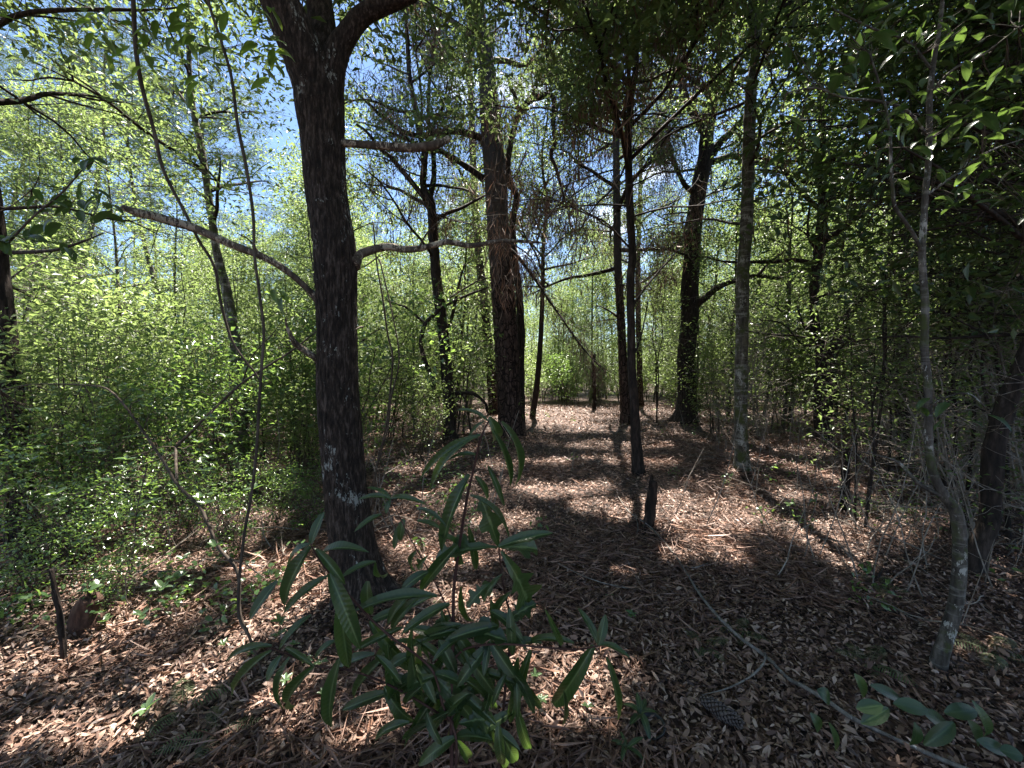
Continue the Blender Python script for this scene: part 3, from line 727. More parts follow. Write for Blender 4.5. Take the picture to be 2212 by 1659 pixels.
t, C, R, a = simple_tree("hardwood_tree", "black forked trunk splitting into two crooked stems, in the brushy right half",
    [(1778, 962), (1777, 925), (1777, 886), (1785, 820), (1780, 780), (1768, 735), (1759, 686), (1760, 603), (1768, 553), (1775, 493), (1777, 433), (1772, 333), (1778, 250), (1770, 120), (1775, 0)],
    [33, 31, 32, 44, 30, 19, 16, 17, 20, 21, 16, 14, 12, 9, 6], 8.3, 'dark', bark_soft(10, 0.012), sides=32, seed=29, top=([0, 0, 1.5], 0.015),
    branches=[([(1787, 825), (1797, 780), (1802, 745), (1825, 696), (1840, 672), (1858, 653), (1902, 613), (1935, 582), (1968, 556), (2000, 500)], [22, 20, 16, 14, 12, 9, 6], -0.7),
              ([(1800, 770), (1830, 735), (1850, 720), (1890, 706)], [8, 6, 3], -.4), ([(1775, 490), (1795, 440), (1800, 400), (1783, 345)], [10, 8, 8, 6], 0.2),
              ([(1770, 545), (1748, 515), (1745, 480), (1750, 440)], [7, 5, 4], 0.1), ([(1760, 720), (1735, 700), (1722, 660)], [8, 7, 3], -.2),
              ([(1768, 740), (1735, 745), (1690, 700), (1640, 690)], [5, 2], -.3)],
    crown=dict(z0=3.4, n=20, length=2.8, nclus=1100, per=28, dr=60, mat='leaf_deep', tw=260, twz=1.6))
settle(t)
# curved grey sapling on the right, close
t, C, R, a = simple_tree("sapling_tree", "slender grey curved sapling close on the right, broad leaves in the top corner",
    [(2022, 1480), (2030, 1420), (2045, 1375), (2063, 1310), (2072, 1239), (2072, 1150), (2062, 1100), (2040, 1072), (2015, 1020), (2006, 953), (2004, 836), (1997, 753), (1998, 653), (1992, 553), (1996, 467), (2006, 333), (2010, 183), (2030, 60), (2040, -60)],
    [31, 28, 26, 25, 24, 23, 22, 19, 15, 14, 14, 13, 13, 12, 11, 10, 9, 7, 6], 2.02, 'grey', bark_soft(11, 0.0018), sides=28, rings=300, seed=30, flare=0.1,
    branches=[([(1994, 548), (1970, 500), (1935, 450), (1928, 410), (1925, 367), (1922, 283), (1905, 200), (1880, 120)], [7, 6, 5, 3], -0.15),
              ([(2008, 300), (1960, 240), (1900, 220), (1820, 210), (1760, 190), (1700, 200)], [6, 5, 4, 2], -0.25),
              ([(2010, 200), (2060, 150), (2120, 120), (2200, 60)], [6, 4, 2], -0.2), ([(2012, 150), (1960, 90), (1880, 60), (1800, 20)], [5, 3], 0.1),
              ([(2003, 420), (2060, 380), (2130, 330), (2210, 300)], [6, 4, 2], 0.0), ([(2006, 880), (2040, 860), (2090, 850), (2130, 880)], [4, 3, 1.5], -0.2),
              ([(2030, 1070), (1985, 1045), (1942, 1000), (1900, 985), (1855, 976)], [9, 7, 4, 2], 0.1)])
sapling = t
# leaning dark stem behind it
t2, C, R, a = simple_tree("hardwood_tree", "black leaning trunk at the right edge behind the curved grey sapling",
    [(2098, 1240), (2108, 1195), (2138, 1123), (2140, 1053), (2150, 953), (2175, 870), (2212, 780), (2270, 640), (2330, 450), (2380, 200)], [38, 36, 34, 34, 33, 32, 30, 26, 22, 18], 3.0, 'dark', bark_soft(13, 0.006), sides=30, seed=31, top=([0.2, 0, 1.0], 0.02),
    crown=dict(z0=2.4, n=16, length=1.9, nclus=420, per=20, size=0.08, mat='leaf_deep', tw=110, twz=1.5))
settle(t2)
# left edge trunk and the trunk in the left thicket
t2, C, R, a = simple_tree("hardwood_tree", "dark leaning trunk at the left edge of the wood",
    [(52, 1165), (40, 1053), (30, 920), (16, 786), (4, 653), (-12, 480), (-30, 300), (-40, 0)], [44, 42, 40, 36, 32, 28, 24, 18], 3.6, 'dark', bark_oak(15, 0.006), sides=48, rings=200, seed=32, top=([-.2, .1, 2.0], 0.02),
    branches=[([(8, 545), (60, 545), (120, 540), (170, 525), (225, 503)], [9, 7, 5, 2], -0.4)],
    crown=dict(z0=3.4, n=14, length=2.2, nclus=460, per=24, tw=60))
settle(t2)
t2, C, R, a = simple_tree("hardwood_tree", "dark upright trunk rising from the leafy thicket left of the front oak",
    [(528, 1030), (524, 920), (520, 820), (500, 690), (488, 620), (470, 553), (457, 467), (437, 333), (420, 250), (410, 167), (405, 0)], [27, 23, 22, 20, 18, 15, 14, 13, 11, 9, 6], 5.9, 'mottled', bark_soft(16, 0.006), sides=28, seed=33, top=([0, 0, 2], 0.012),
    branches=[([(423, 252), (470, 255), (500, 260)], [5, 2]), ([(415, 240), (385, 200), (350, 160)], [5, 2])],
    crown=dict(z0=3.5, n=12, length=1.7, nclus=260, per=22, mat='leaf_bright'))
settle(t2)
# ------------------------------------------------------------------ vines and arching stems on the left
def stem_thing(name, label, cat, lines, mat, group=None):
    """lines: (pts, widths, Y0, Y1)"""
    root = None
    for pts, ws, y0, y1 in lines:
        L = px_line(pts, y0, y1)
        if root is None:
            root = thing(name, label, cat, tuple(L[0]), group)
        kk = (y0 + y1) / 2 / FPX / 2
        limb_mesh(root, "stem" if cat != "vine" else "stem", L, [kk * w for w in ws], mat, 7, len(pts) * 6, 0.0, 1)
    return root
def ext_down(pts, Y):  # foot of a line on the ground
    p = P(*pts[0], Y); return p
v = stem_thing("hanging_vine", "long thin vine hanging in a curve from the top left and crossing the dead branch", "vine",
    [([(284, -120), (288, 0), (295, 117), (310, 200), (333, 283), (353, 367), (400, 460), (430, 520), (463, 576), (477, 653), (500, 733), (530, 780), (547, 800), (566, 830)], [8, 8, 7, 6, 6, 5, 4], 2.2, 2.5)], 'twig'); settle(v)
v2 = stem_thing("hanging_vine", "thin vine hanging straight down to the ground left of the front oak", "vine",
    [([(440, -100), (450, 0), (477, 87), (500, 167), (513, 267), (533, 367), (547, 467), (550, 553), (563, 653), (570, 720), (563, 820), (553, 986), (540, 1086), (530, 1140), (518, 1240), (516, 1330), (540, 1379), (567, 1456), (578, 1500)],
      [6, 6, 7, 6, 6, 6, 6, 5, 4], 2.1, 1.9)], 'twig'); settle(v2)
v3 = stem_thing("hanging_vine", "pair of fine vines trailing to the ground right of the front oak", "vine",
    [([(806, 480), (814, 570), (826, 640), (837, 720), (848, 770), (844, 830), (834, 920), (814, 1003), (806, 1090)], [3, 4, 4, 3], 3.6, 3.9),
     ([(820, 560), (850, 690), (862, 780), (845, 860), (836, 930), (812, 1020), (800, 1100)], [3, 3, 4, 3], 3.6, 3.8)], 'twig'); settle(v3)

#=== LEAF TEMPLATES for single leaves
def blade_mesh(name, mat, curve=0.2, shape='lance', rows=8, cols=4, wave=0.0, seed=0, lobes=0):
    """unit leaf: base at the origin, +Y to the tip, +Z upper side; width 1 stands for full width"""
    r = np.random.default_rng(seed); V = []; A = []; B = []
    for i in range(rows + 1):
        t = i / rows
        if shape == 'lance': w = math.sin(math.pi * min(1, t * 0.96 + 0.04)) ** 0.6 if t < 1 else 0.02
        elif shape == 'oval': w = math.sin(math.pi * (t * 0.97 + 0.015)) ** 0.62
        else: w = math.sin(math.pi * min(1, t * 0.95 + 0.05) ** 1.5) ** 0.7 if t < 1 else 0.02
        if lobes and 0.35 < t < 0.97: w *= 1 + 0.75 * (1 if (int(t * lobes * 2) % 2) else -0.35)
        z = curve * (t - t * t * 1.0) * 1.0 - curve * 0.9 * t * t
        y = t * (1 - 0.15 * curve)
        for j in range(cols + 1):
            s = (j / cols - 0.5) * 2
            zz = z + abs(s) * w * 0.07 + wave * math.sin(t * 14 + (3 if s > 0 else 0)) * abs(s)
            V.append((s * w * 0.5, y, zz)); A.append(s); B.append(t)
    V = np.array(V); V[:, 2] *= 1
    Q = []
    for i in range(rows):
        for j in range(cols):
            a = i * (cols + 1) + j; Q.append((a, a + 1, a + cols + 2, a + cols + 1))
    return make_mesh(name, V, [np.array(Q)], M[mat], True, {"across": A, "along": B})

def leaf_matrix(base, tip, width, up, loc0=(0, 0, 0)):
    base = np.asarray(base, float); tip = np.asarray(tip, float)
    y = tip - base; L = np.linalg.norm(y); y = y / L
    up = np.asarray(up, float); x = unit(np.cross(y, up)); z = np.cross(x, y)
    m = Matrix(((x[0] * width, y[0] * L, z[0] * L, base[0] - loc0[0]), (x[1] * width, y[1] * L, z[1] * L, base[1] - loc0[1]),
                (x[2] * width, y[2] * L, z[2] * L, base[2] - loc0[2]), (0, 0, 0, 1)))
    return m
def put_leaf(parent, me, base, tip, width, up, name="leaf"):
    o = link(name, me, parent); o.matrix_local = leaf_matrix(base, tip, width, up, parent.location if parent is not None else (0, 0, 0)); return o

HERO = [blade_mesh("leaf", 'hero', c, 'lance', 10, 4, wave=w_, seed=i) for i, (c, w_) in enumerate([(0.10, 0.008), (0.22, 0.01), (0.34, 0.008), (0.5, 0.01)])]
HEROL = [blade_mesh("leaf", 'hero', c, 'obl', 14, 4, wave=0.008, seed=i, lobes=l) for i, (c, l) in enumerate([(0.15, 3), (0.3, 4)])]
BROAD = [blade_mesh("leaf", 'broad', c, 'oval', 6, 4, seed=i) for i, c in enumerate([0.08, 0.2, 0.35])]
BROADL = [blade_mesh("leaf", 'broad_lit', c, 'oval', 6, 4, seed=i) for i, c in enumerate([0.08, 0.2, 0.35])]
GLOSS = [blade_mesh("leaf", 'glossy_one', c, 'oval', 5, 4, seed=i) for i, c in enumerate([0.05, 0.15])]
FALL = [blade_mesh("fallen_leaf", 'fallen', c, s, 5, 2, wave=0.03, seed=i) for i, (c, s) in enumerate([(0.25, 'lance'), (-0.3, 'lance'), (0.45, 'oval'), (-0.15, 'oval'), (0.1, 'lance')])]

# ------------------------------------------------------------------ the long-leaved sapling in front
HY = 0.86
hero = thing("oak_sapling", "tall leafy oak sapling with long narrow drooping dark green leaves, in front of everything", "sapling", (P(975, 1600, HY)[0], HY, 0))
def hstem(name, pts, ws, y0, y1):
    k = HY / FPX / 2; L = px_line(pts, y0, y1)
    mb = MB(); mb.add(*tube_arrays(L, [w * k for w in ws], 8, len(pts) * 6)); link(name, mb.mesh(name, M['stem']), hero); return L
foot = (-0.13, 0.9, 0.0)
L = px_line([(1056, 909), (1039, 945), (1025, 1005), (1009, 1075), (997, 1148), (985, 1231), (980, 1281), (979, 1340), (978, 1401), (976, 1500), (976, 1659)], HY, HY)
L = np.vstack([L, [L[-1][0], HY + 0.02, 0.3], [L[-1][0], HY + 0.03, -0.02]])
mb = MB(); mb.add(*tube_arrays(L, [0.0017, 0.0024, 0.003, 0.0034, 0.0037, 0.004, 0.005, 0.006], 8, 90)); link("stem", mb.mesh("stem", M['stem']), hero)
L = px_line([(1077, 1181), (1084, 1241), (1092, 1288), (1102, 1333), (1100, 1406), (1094, 1456), (1085, 1566), (1078, 1659)], HY + 0.04, HY + 0.04)
L = np.vstack([L, [L[-1][0] - 0.01, HY + 0.03, -0.02]])
mb = MB(); mb.add(*tube_arrays(L, [0.0016, 0.0024, 0.003, 0.004], 8, 70)); link("stem", mb.mesh("stem", M['stem']), hero)
hstem("stem", [(672, 1176), (689, 1208), (712, 1238), (760, 1292), (802, 1338), (854, 1383), (897, 1413), (937, 1453), (957, 1523), (984, 1589), (985, 1659)], [3, 4, 5, 5, 6], HY - 0.08, HY)
hstem("stem", [(587, 1399), (633, 1419), (683, 1439), (733, 1443), (800, 1462), (880, 1500), (978, 1560)], [3, 4, 5], HY - 0.06, HY)
hstem("stem", [(1293, 1395), (1244, 1403), (1170, 1398), (1080, 1391), (1010, 1400), (978, 1425)], [3, 4, 5], HY - 0.1, HY)
hstem("stem", [(844, 1078), (860, 1110), (885, 1160), (930, 1240), (960, 1300), (980, 1350)], [2, 3, 4], HY + 0.15, HY)
HL = """1055 911 989 873 11 1;1056 901 1085 967 26 3;1082 911 1147 1041 19 2;1065 931 1120 1051 14 2;1039 941 910 1030 25 2;1032 945 899 1008 17 2;1047 910 1005 945 10 1
1032 985 972 978 11 2;1015 1025 940 1181 27 1;1025 1028 1064 1075 13 3;1054 1006 1090 1086 12 1;1015 1071 1117 1138 14 2;1077 1181 1045 1085 30 L0;1077 1181 1185 1146 24 0
1080 1183 1160 1178 34 L0;1082 1190 1160 1322 42 L1;1075 1183 945 1190 34 L0;989 1178 905 1271 25 0;925 1235 865 1268 22 1;990 1180 957 1148 15 1;1012 1138 1032 1238 16 1
989 1178 997 1231 18 2;944 1290 770 1295 25 1;972 1305 869 1355 22 1;905 1291 835 1358 23 1;795 1255 795 1328 28 1;672 1180 595 1308 32 1;670 1176 605 1215 24 2
672 1175 695 1108 21 0;695 1200 770 1166 22 2;600 1255 538 1330 23 0;708 1245 605 1315 19 1;683 1186 745 1255 19 1;712 1238 778 1395 34 1;735 1290 750 1440 32 0
812 1214 740 1235 14 1;812 1215 827 1258 15 2;825 1111 767 1138 12 1;844 1078 779 1065 12 2;844 1078 799 1045 12 1;844 1078 909 1073 13 2;844 1078 832 1105 11 1
800 1341 897 1459 25 1;837 1390 865 1570 24 0;837 1416 744 1506 22 1;890 1415 920 1556 30 1;905 1430 1030 1550 34 2;1057 1393 985 1476 25 1;997 1360 870 1386 22 2
980 1355 1085 1372 30 L0;1147 1403 1094 1572 23 1;1283 1393 1180 1556 33 2;1293 1396 1257 1313 16 1;1293 1393 1308 1330 20 0;1297 1393 1353 1402 14 2;1309 1419 1348 1560 16 1
1214 1392 1187 1333 12 1;1240 1390 1134 1370 17 2;1170 1390 1064 1390 18 2;1100 1443 1180 1540 16 1;1217 1493 1220 1566 12 0;1060 1320 1130 1366 21 2;1060 1296 1073 1373 16 0
997 1266 1013 1356 16 1;587 1396 473 1413 17 2;587 1406 478 1496 20 1;607 1416 573 1466 18 1;627 1419 580 1539 18 2;680 1439 585 1549 25 2;617 1399 670 1429 12 1
673 1329 597 1393 16 1;730 1383 670 1416 14 2;734 1423 697 1585 30 1;984 1593 900 1646 26 2;984 1593 1057 1586 26 1;984 1596 1027 1656 20 2;1080 1580 1120 1652 28 1
990 1563 1065 1545 32 L1;872 1120 862 1165 16 1;868 1128 850 1180 15 0;900 1100 960 1120 12 1;900 1125 955 1135 12 1;1085 1240 1040 1290 20 L0;1098 1340 1150 1300 26 L1
960 1420 905 1500 24 1;940 1455 1000 1470 22 1;985 1500 1050 1480 20 2;975 1440 930 1560 26 1;900 1190 880 1235 16 2;1000 1400 1040 1440 18 2;960 1380 890 1350 20 1
925 1200 900 1225 14 L0;1060 1260 1010 1300 20 L1;1105 1345 1150 1300 18 0;1095 1350 1135 1390 18 1;975 1330 925 1370 20 2;860 1385 800 1430 20 1;1094 1456 1060 1520 14 2"""
hr = random.Random(5)
for q in range(60):   # the thick lower tangle of leaves
    x_, y_ = hr.uniform(800, 1130), hr.uniform(1270, 1580); a_ = hr.uniform(0.1, 3.0); l_ = hr.uniform(70, 125)
    HL += ";%d %d %d %d %d %d" % (x_, y_, x_ + math.cos(a_) * l_, y_ + math.sin(a_) * l_, hr.uniform(15, 26), hr.randint(0, 2))
for item in HL.replace("\n", ";").split(";"):
    x0, y0, x1, y1, w_, kind = item.split(); x0, y0, x1, y1, w_ = map(float, (x0, y0, x1, y1, w_))
    dY = hr.uniform(-0.05, 0.05); Yb = HY + hr.uniform(-.03, .03) + (0.12 if (x0 < 880 and y0 < 1150) else 0)
    if x0 < 760: Yb -= 0.06
    if x0 > 1200: Yb -= 0.08
    b = P(x0, y0, Yb); t_ = P(x1 + (x1 - x0) * .1, y1 + (y1 - y0) * .1 + 3, Yb + dY)
    me = HEROL[int(kind[1])] if kind[0] == 'L' else HERO[int(kind)]
    up = np.array([hr.uniform(-.25, .25), hr.uniform(-1.2, -0.5), 0.8])
    if abs(x1 - x0) > abs(y1 - y0): up = np.array([0.1, hr.uniform(-.9, -.3), 1.0])
    put_leaf(hero, me, b, t_, w_ * 1.05 / FPX * Yb, up)

settle(hero)

# ------------------------------------------------------------------ broad leaves of the curved sapling, top right
r = np.random.default_rng(9)
kids = [c for c in sapling.children if c.name.startswith("branch")]
spots = []
for _ in range(170):
    x = r.uniform(1690, 2240); y = r.uniform(10, 470)
    if y > 120 + (x - 1650) * 0.95: continue
    spots.append((x, y))
for x, y in [(1700, 200), (1745, 170), (1720, 260), (1760, 230), (1705, 330), (1740, 300), (1640, 455), (2010, 860), (2050, 870), (2095, 865), (2130, 895), (2080, 905), (2040, 905), (1990, 880),
             (1930, 290), (1945, 350), (1960, 250), (2015, 320), (1880, 250), (2120, 350), (2150, 380), (2170, 250), (2100, 420), (2060, 430), (1800, 150), (1830, 120), (1760, 165), (1830, 350), (1980, 950), (1690, 250)]:
    spots.append((x, y))
for (x, y) in spots:
    Y = 2.0 + r.uniform(-0.35, 0.2) if y < 700 else 1.85
    b = P(x, y, Y); a = r.uniform(0, 6.28)
    ln = r.uniform(0.07, 0.12)
    d = unit(np.array([math.cos(a), math.sin(a) * 0.7, r.uniform(-0.9, 0.15)]))
    up = np.array([r.uniform(-.5, .5), r.uniform(-.6, .4), 1.0])
    put_leaf(sapling, BROAD[r.integers(0, 3)], b, b + d * ln, ln * r.uniform(0.36, 0.46), up)
# fine twigs that carry them
mb = MB()
bl = [px_line(q, y0, y1) for q, y0, y1 in (([(2008, 300), (1960, 240), (1900, 220), (1820, 210), (1760, 190), (1700, 200)], 2.02, 1.77),
      ([(2010, 200), (2060, 150), (2120, 120), (2200, 60)], 2.02, 1.82), ([(2012, 150), (1960, 90), (1880, 60), (1800, 20)], 2.02, 2.12), ([(2003, 420), (2060, 380), (2130, 330), (2210, 300)], 2.02, 2.02),
      ([(2006, 880), (2040, 860), (2090, 850), (2130, 880)], 2.02, 1.82), ([(1994, 548), (1935, 450), (1925, 367), (1905, 200), (1880, 120)], 2.02, 1.87))]
allp = np.concatenate([spline(b, 20) for b in bl])
for (x, y) in spots:
    q = P(x, y, 1.95); i = np.argmin(np.linalg.norm(allp - q, axis=1)); 
    if np.linalg.norm(allp[i] - q) < 0.6: mb.add(*tube_arrays(wander(allp[i], q, 4, 0.015, r), [0.0025, 0.0012], 4, 6, cap=False))
link("twigs", mb.mesh("twigs", M['twig']), sapling)["kind"] = "stuff"
settle(sapling)

# top-left backlit leaves on the long vine
def leafy(parent, mes, spots, Y, ln, wr, seed, droop=(-0.9, 0.1), name="leaf"):
    r = np.random.default_rng(seed)
    for (x, y) in spots:
        b = P(x, y, Y + r.uniform(-.1, .1)); a = r.uniform(0, 6.28); l_ = ln * r.uniform(0.75, 1.2)
        d = unit(np.array([math.cos(a), math.sin(a) * .5, r.uniform(*droop)]))
        put_leaf(parent, mes[r.integers(0, len(mes))], b, b + d * l_, l_ * wr, np.array([r.uniform(-.5, .5), r.uniform(-.8, .2), 1.0]), name)
def whorl_px(x, y, n, rad, rnd):
    return [(x + rnd.uniform(-rad, rad), y + rnd.uniform(-rad, rad)) for _ in range(n)]
rr = random.Random(3)
sp = []
for (x, y, n) in ((345, 40, 4), (300, 75, 4), (320, 110, 4), (260, 90, 4), (230, 35, 4), (150, 60, 3), (40, 40, 3), (280, 30, 4), (210, 90, 4), (325, 130, 3), (190, 50, 4)): sp += whorl_px(x, y, n, 22, rr)
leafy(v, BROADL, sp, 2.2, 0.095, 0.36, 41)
sp = []
for (x, y, n) in ((400, 30, 5), (430, 60, 5), (390, 90, 4), (460, 100, 3), (425, 180, 4), (590, 70, 4), (600, 110, 4), (580, 160, 3), (545, 110, 3), (570, 30, 4), (600, 640, 3), (480, 20, 3)): sp += whorl_px(x, y, n, 20, rr)
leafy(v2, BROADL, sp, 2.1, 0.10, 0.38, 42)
# dark leaf sprig reaching in at the left edge
sprig = thing("leafy_sprig", "dark rosette-leaved sprig reaching in from the left edge, silhouetted on the sky", "branch", tuple(P(-60, 620, 1.8)))
L = px_line([(-60, 620), (0, 545), (70, 470), (130, 420), (180, 365), (200, 350)], 1.8, 1.75)
limb_mesh(sprig, "stem", L, [0.006, 0.004, 0.002], 'twig', 6, 40); 
for c in sprig.children: c.location = -Vector(sprig.location)
sp = []
for (x, y, n) in ((195, 350, 7), (160, 440, 7), (120, 480, 6), (60, 500, 5), (190, 400, 4), (220, 430, 5), (90, 420, 5), (20, 520, 5), (235, 460, 4), (130, 530, 4)): sp += whorl_px(x, y, n, 16, rr)
leafy(sprig, BROAD, sp, 1.8, 0.085, 0.42, 43)

# ------------------------------------------------------------------ glossy shrub on the left with arching stems
gl = thing("glossy_shrub", "arching shrub with small shiny rounded leaves catching the light, low on the left", "shrub", tuple(P(540, 1379, 1.95)))
GLB = []
for pts, ws, y0, y1 in (([(578, 1500), (567, 1456), (540, 1379), (518, 1323), (513, 1236), (473, 1183), (447, 1126), (430, 1093), (383, 1046), (353, 996), (317, 943), (277, 886), (240, 846), (200, 833), (77, 830), (0, 843)], [5, 9, 11, 11, 10, 8, 6, 4], 1.95, 2.5),
                        ([(380, 966), (460, 886), (520, 830), (580, 790), (633, 756), (683, 716)], [10, 9, 7, 4], 2.7, 2.5),
                        ([(522, 830), (545, 770), (590, 720), (610, 690)], [6, 4, 2], 2.7, 2.6), ([(383, 1046), (380, 1000), (380, 966)], [9, 9, 9], 2.35, 2.7),
                        ([(317, 1010), (300, 1080), (293, 1120), (290, 1180), (270, 1250)], [5, 3, 2], 2.2, 2.0), ([(447, 1126), (470, 1130), (495, 1125)], [4, 2], 2.1, 2.1)):
    L = px_line(pts, y0, y1); kk = (y0 + y1) / 2 / FPX / 2; GLB.append(L)
    limb_mesh(gl, "stem", L, [kk * w * .6 for w in ws], 'twig', 7, len(pts) * 6)
for c in gl.children: c.location = -Vector(gl.location)
def rosette(parent, mes, c, n, ln, wr, r, tilt=0.35, name="leaf", up=None):
    a0 = r.uniform(0, 6.28)
    for i in range(n):
        a = a0 + i * 2.4 if n > 5 else a0 + i * 6.28 / n + r.uniform(-.3, .3)
        el_ = r.uniform(tilt - 0.25, tilt + 0.35)
        d = np.array([math.cos(a) * math.cos(el_), math.sin(a) * math.cos(el_), math.sin(el_)])
        l_ = ln * r.uniform(0.7, 1.15)
        put_leaf(parent, mes[r.integers(0, len(mes))], c, c + d * l_, l_ * wr, np.array([r.uniform(-.2, .2), r.uniform(-.3, .1), 1.0]), name)
r = np.random.default_rng(77)
mb = MB(); G0 = np.concatenate([spline(l, 26) for l in GLB])
cent = [(465, 1180, 1.95), (395, 1210, 2.05), (385, 1250, 2.0), (350, 1270, 2.0), (305, 1330, 1.9), (330, 1085, 2.15), (290, 1120, 2.1), (277, 835, 2.3), (300, 860, 2.3), (322, 880, 2.3), (270, 1010, 2.3), (240, 1040, 2.3)]
while len(cent) < 42:
    x = r.uniform(20, 560); y = r.uniform(880, 1130); cent.append((x, y, r.uniform(2.1, 3.0)))
for (x, y, Y) in cent:
    c = P(x, y, Y); rosette(gl, GLOSS, c, int(r.integers(4, 7)), 0.055, 0.5, r)
    i = np.argmin(np.linalg.norm(G0 - c, axis=1)); mb.add(*tube_arrays(wander(G0[i], c, 4, 0.03, r), [0.003, 0.0015], 4, 8, cap=False))
gt = link("twigs", mb.mesh("twigs", M['twig']), gl); gt.location = -Vector(gl.location); gt["kind"] = "stuff"

# ------------------------------------------------------------------ small plants on the forest floor
def seedling(label, px, py, n, ln, h, seed, group=None, wr=0.42, mes=None, name="seedling"):
    q = G(px, py); t = thing(name, label, "seedling", tuple(q), group); r = np.random.default_rng(seed)
    mb = MB(); top = q + np.array([r.uniform(-.02, .02), 0, h]); mb.add(*tube_arrays([q - [0, 0, .02], (q + top) / 2 + [0.004, 0, 0], top], [0.0016, 0.001], 5, 6))
    o = link("stem", mb.mesh("stem", M['stem']), t); o.location = -Vector(t.location)
    m1 = n if h < 0.08 else n // 2
    rosette(t, mes or GLOSS, top, m1, ln, wr, r, 0.3)
    if h >= 0.08: rosette(t, mes or GLOSS, (q + top) / 2, n - m1, ln, wr, r, 0.3)
    return t
seedling("bright green three-leaved seedling alone on the litter in the middle foreground", 1317, 1296, 4, 0.035, 0.03, 1)
seedling("small rosette seedling of eight green leaves right of the tall sapling", 1367, 1345, 9, 0.04, 0.05, 2)
seedling("young oak seedling with four upright leaves growing in the black pot", 1392, 1572, 6, 0.085, 0.06, 3, wr=0.3, mes=HERO)
seedling("dark narrow-leaved seedling at the bottom edge just below the black pot", 1344, 1650, 6, 0.07, 0.06, 4, wr=0.26, mes=HERO)
seedling("yellow-green cluster of rounded leaves in front of the rotten stump at left", 226, 1360, 5, 0.06, 0.05, 6)
seedling("pale seedling with big rounded leaves in the sun at the lower left", 315, 1560, 6, 0.06, 0.06, 7)
seedling("bright white-lit three-leaf sprig standing high over the litter on the left", 343, 1330, 3, 0.075, 0.33, 8)
seedling("leafy upright seedling against the foot of the front oak, left side", 575, 1290, 10, 0.05, 0.16, 9)
seedling("leafy seedling with rounded leaves near the sapling's lower left branch", 600, 1400, 10, 0.05, 0.15, 10)
for i, (x, y) in enumerate([(640, 1420), (655, 1455), (545, 1440), (690, 1460), (620, 1500), (705, 1530), (1040, 1500), (1165, 1545), (1150, 1490), (490, 1420), (560, 1215), (600, 1180), (645, 1190), (1270, 1560)]):
    s = seedling("small low seedling with paired rounded leaves among the brown needles", x, y, 6, 0.036, 0.07, 20 + i, group="small seedlings among the needles near the tall sapling")

# greenbrier at the lower right
gb = thing("greenbrier", "trailing plant with broad drooping green leaves at the bottom right corner", "plant", tuple(G(2000, 1560)))
r = np.random.default_rng(12)
L = [G(1740, 1500) + [0, 0, .12], G(1850, 1520) + [0, 0, .18], G(1960, 1560) + [0, 0, .17], G(2060, 1600) + [0, 0, .16], G(2150, 1640) + [0, 0, .1], G(2210, 1700)]
o = limb_mesh(gb, "stem", L, [0.0015, 0.0025, 0.002], 'stem', 6, 40); o.location = -Vector(gb.location)
for (x, y, dx, dy, w_) in ((1845, 1455, 25, 45, 22), (1880, 1480, 55, 25, 20), (1765, 1490, 30, 22, 26), (1750, 1540, 25, 40, 22), (1850, 1530, 45, -5, 24), (1920, 1530, -45, 25, 24), (1930, 1520, 60, 10, 26), (1990, 1535, 50, 30, 26),
                         (2040, 1540, 60, -5, 26), (2060, 1560, -45, 40, 26), (2090, 1555, 30, 50, 28), (2110, 1600, 55, 20, 24), (2125, 1590, 5, -45, 22), (1975, 1560, 5, 50, 20), (1790, 1560, 20, 55, 14), (2160, 1620, 40, 10, 24)):
    Y = 1.35 + (1600 - y) / 900
    put_leaf(gb, BROAD[r.integers(0, 3)], P(x, y, Y), P(x + dx * 1.3, y + dy * 1.3, Y - .02), w_ * 1.2 / FPX * Y, (0, -0.9, 1))

# ferns
def fern(label, px, py, nf, ln, seed, group=None, az0=0, az1=6.28):
    q = G(px, py); t = thing("fern", label, "fern", tuple(q), group); r = np.random.default_rng(seed)
    nf = nf - 2
    for i in range(nf):
        a = az0 + (az1 - az0) * (i + r.uniform(0, .6)) / nf; l_ = ln * 0.72 * r.uniform(.75, 1.15)
        n = 19; s = np.linspace(0, 1, n)
        d = np.array([math.cos(a), math.sin(a), 0]); side = np.array([-math.sin(a), math.cos(a), 0])
        c = q + d * (s * l_)[:, None] * 0.9; c[:, 2] += l_ * (0.42 * s - 0.36 * s * s) + 0.02
        mb = MB(); mb.add(*tube_arrays(c[::4], [0.0014, 0.0005], 4, 12, cap=False))
        w = l_ * 0.24 * np.sin(np.pi * np.clip(s * 0.85 + 0.12, 0, 1)) ** 0.8
        for sg in (-1, 1):
            dd = side * sg + d * 0.35 + np.array([0, 0, -0.15])
            m = s > 0.12
            mb.add(*leaf_arrays(c[m], np.repeat(dd[None], m.sum(), 0), np.repeat([[0, 0, 1.0]], m.sum(), 0), w[m], np.full(m.sum(), l_ * 0.024), fold=0.1, quads=True))
        o = link("frond", mb.mesh("frond", M['fern'], smooth=False), t); o.location = -Vector(t.location)
    return t
fern("sunlit pale fern frond standing up at the bottom left", 395, 1540, 5, 0.28, 1)
fern("flat grey-green fern spread over the litter left of the sapling's feet", 470, 1590, 6, 0.3, 2)
fern("small fern catching the sun behind the tall sapling", 965, 1330, 6, 0.24, 3)
fern("feathery fern half covering the long fallen branch", 1590, 1372, 7, 0.26, 4)
fern("low dark fern between the fallen branch and the curved sapling", 1880, 1440, 7, 0.27, 5)
fern("feathery fern at the right, behind the foot of the curved sapling", 1900, 1270, 6, 0.3, 6)
fern("yellow-green fern at the right edge, lit by the sun", 2150, 1420, 7, 0.32, 7)
fern("low fern beside the pine cone, under the fallen branch", 1520, 1405, 6, 0.22, 8)
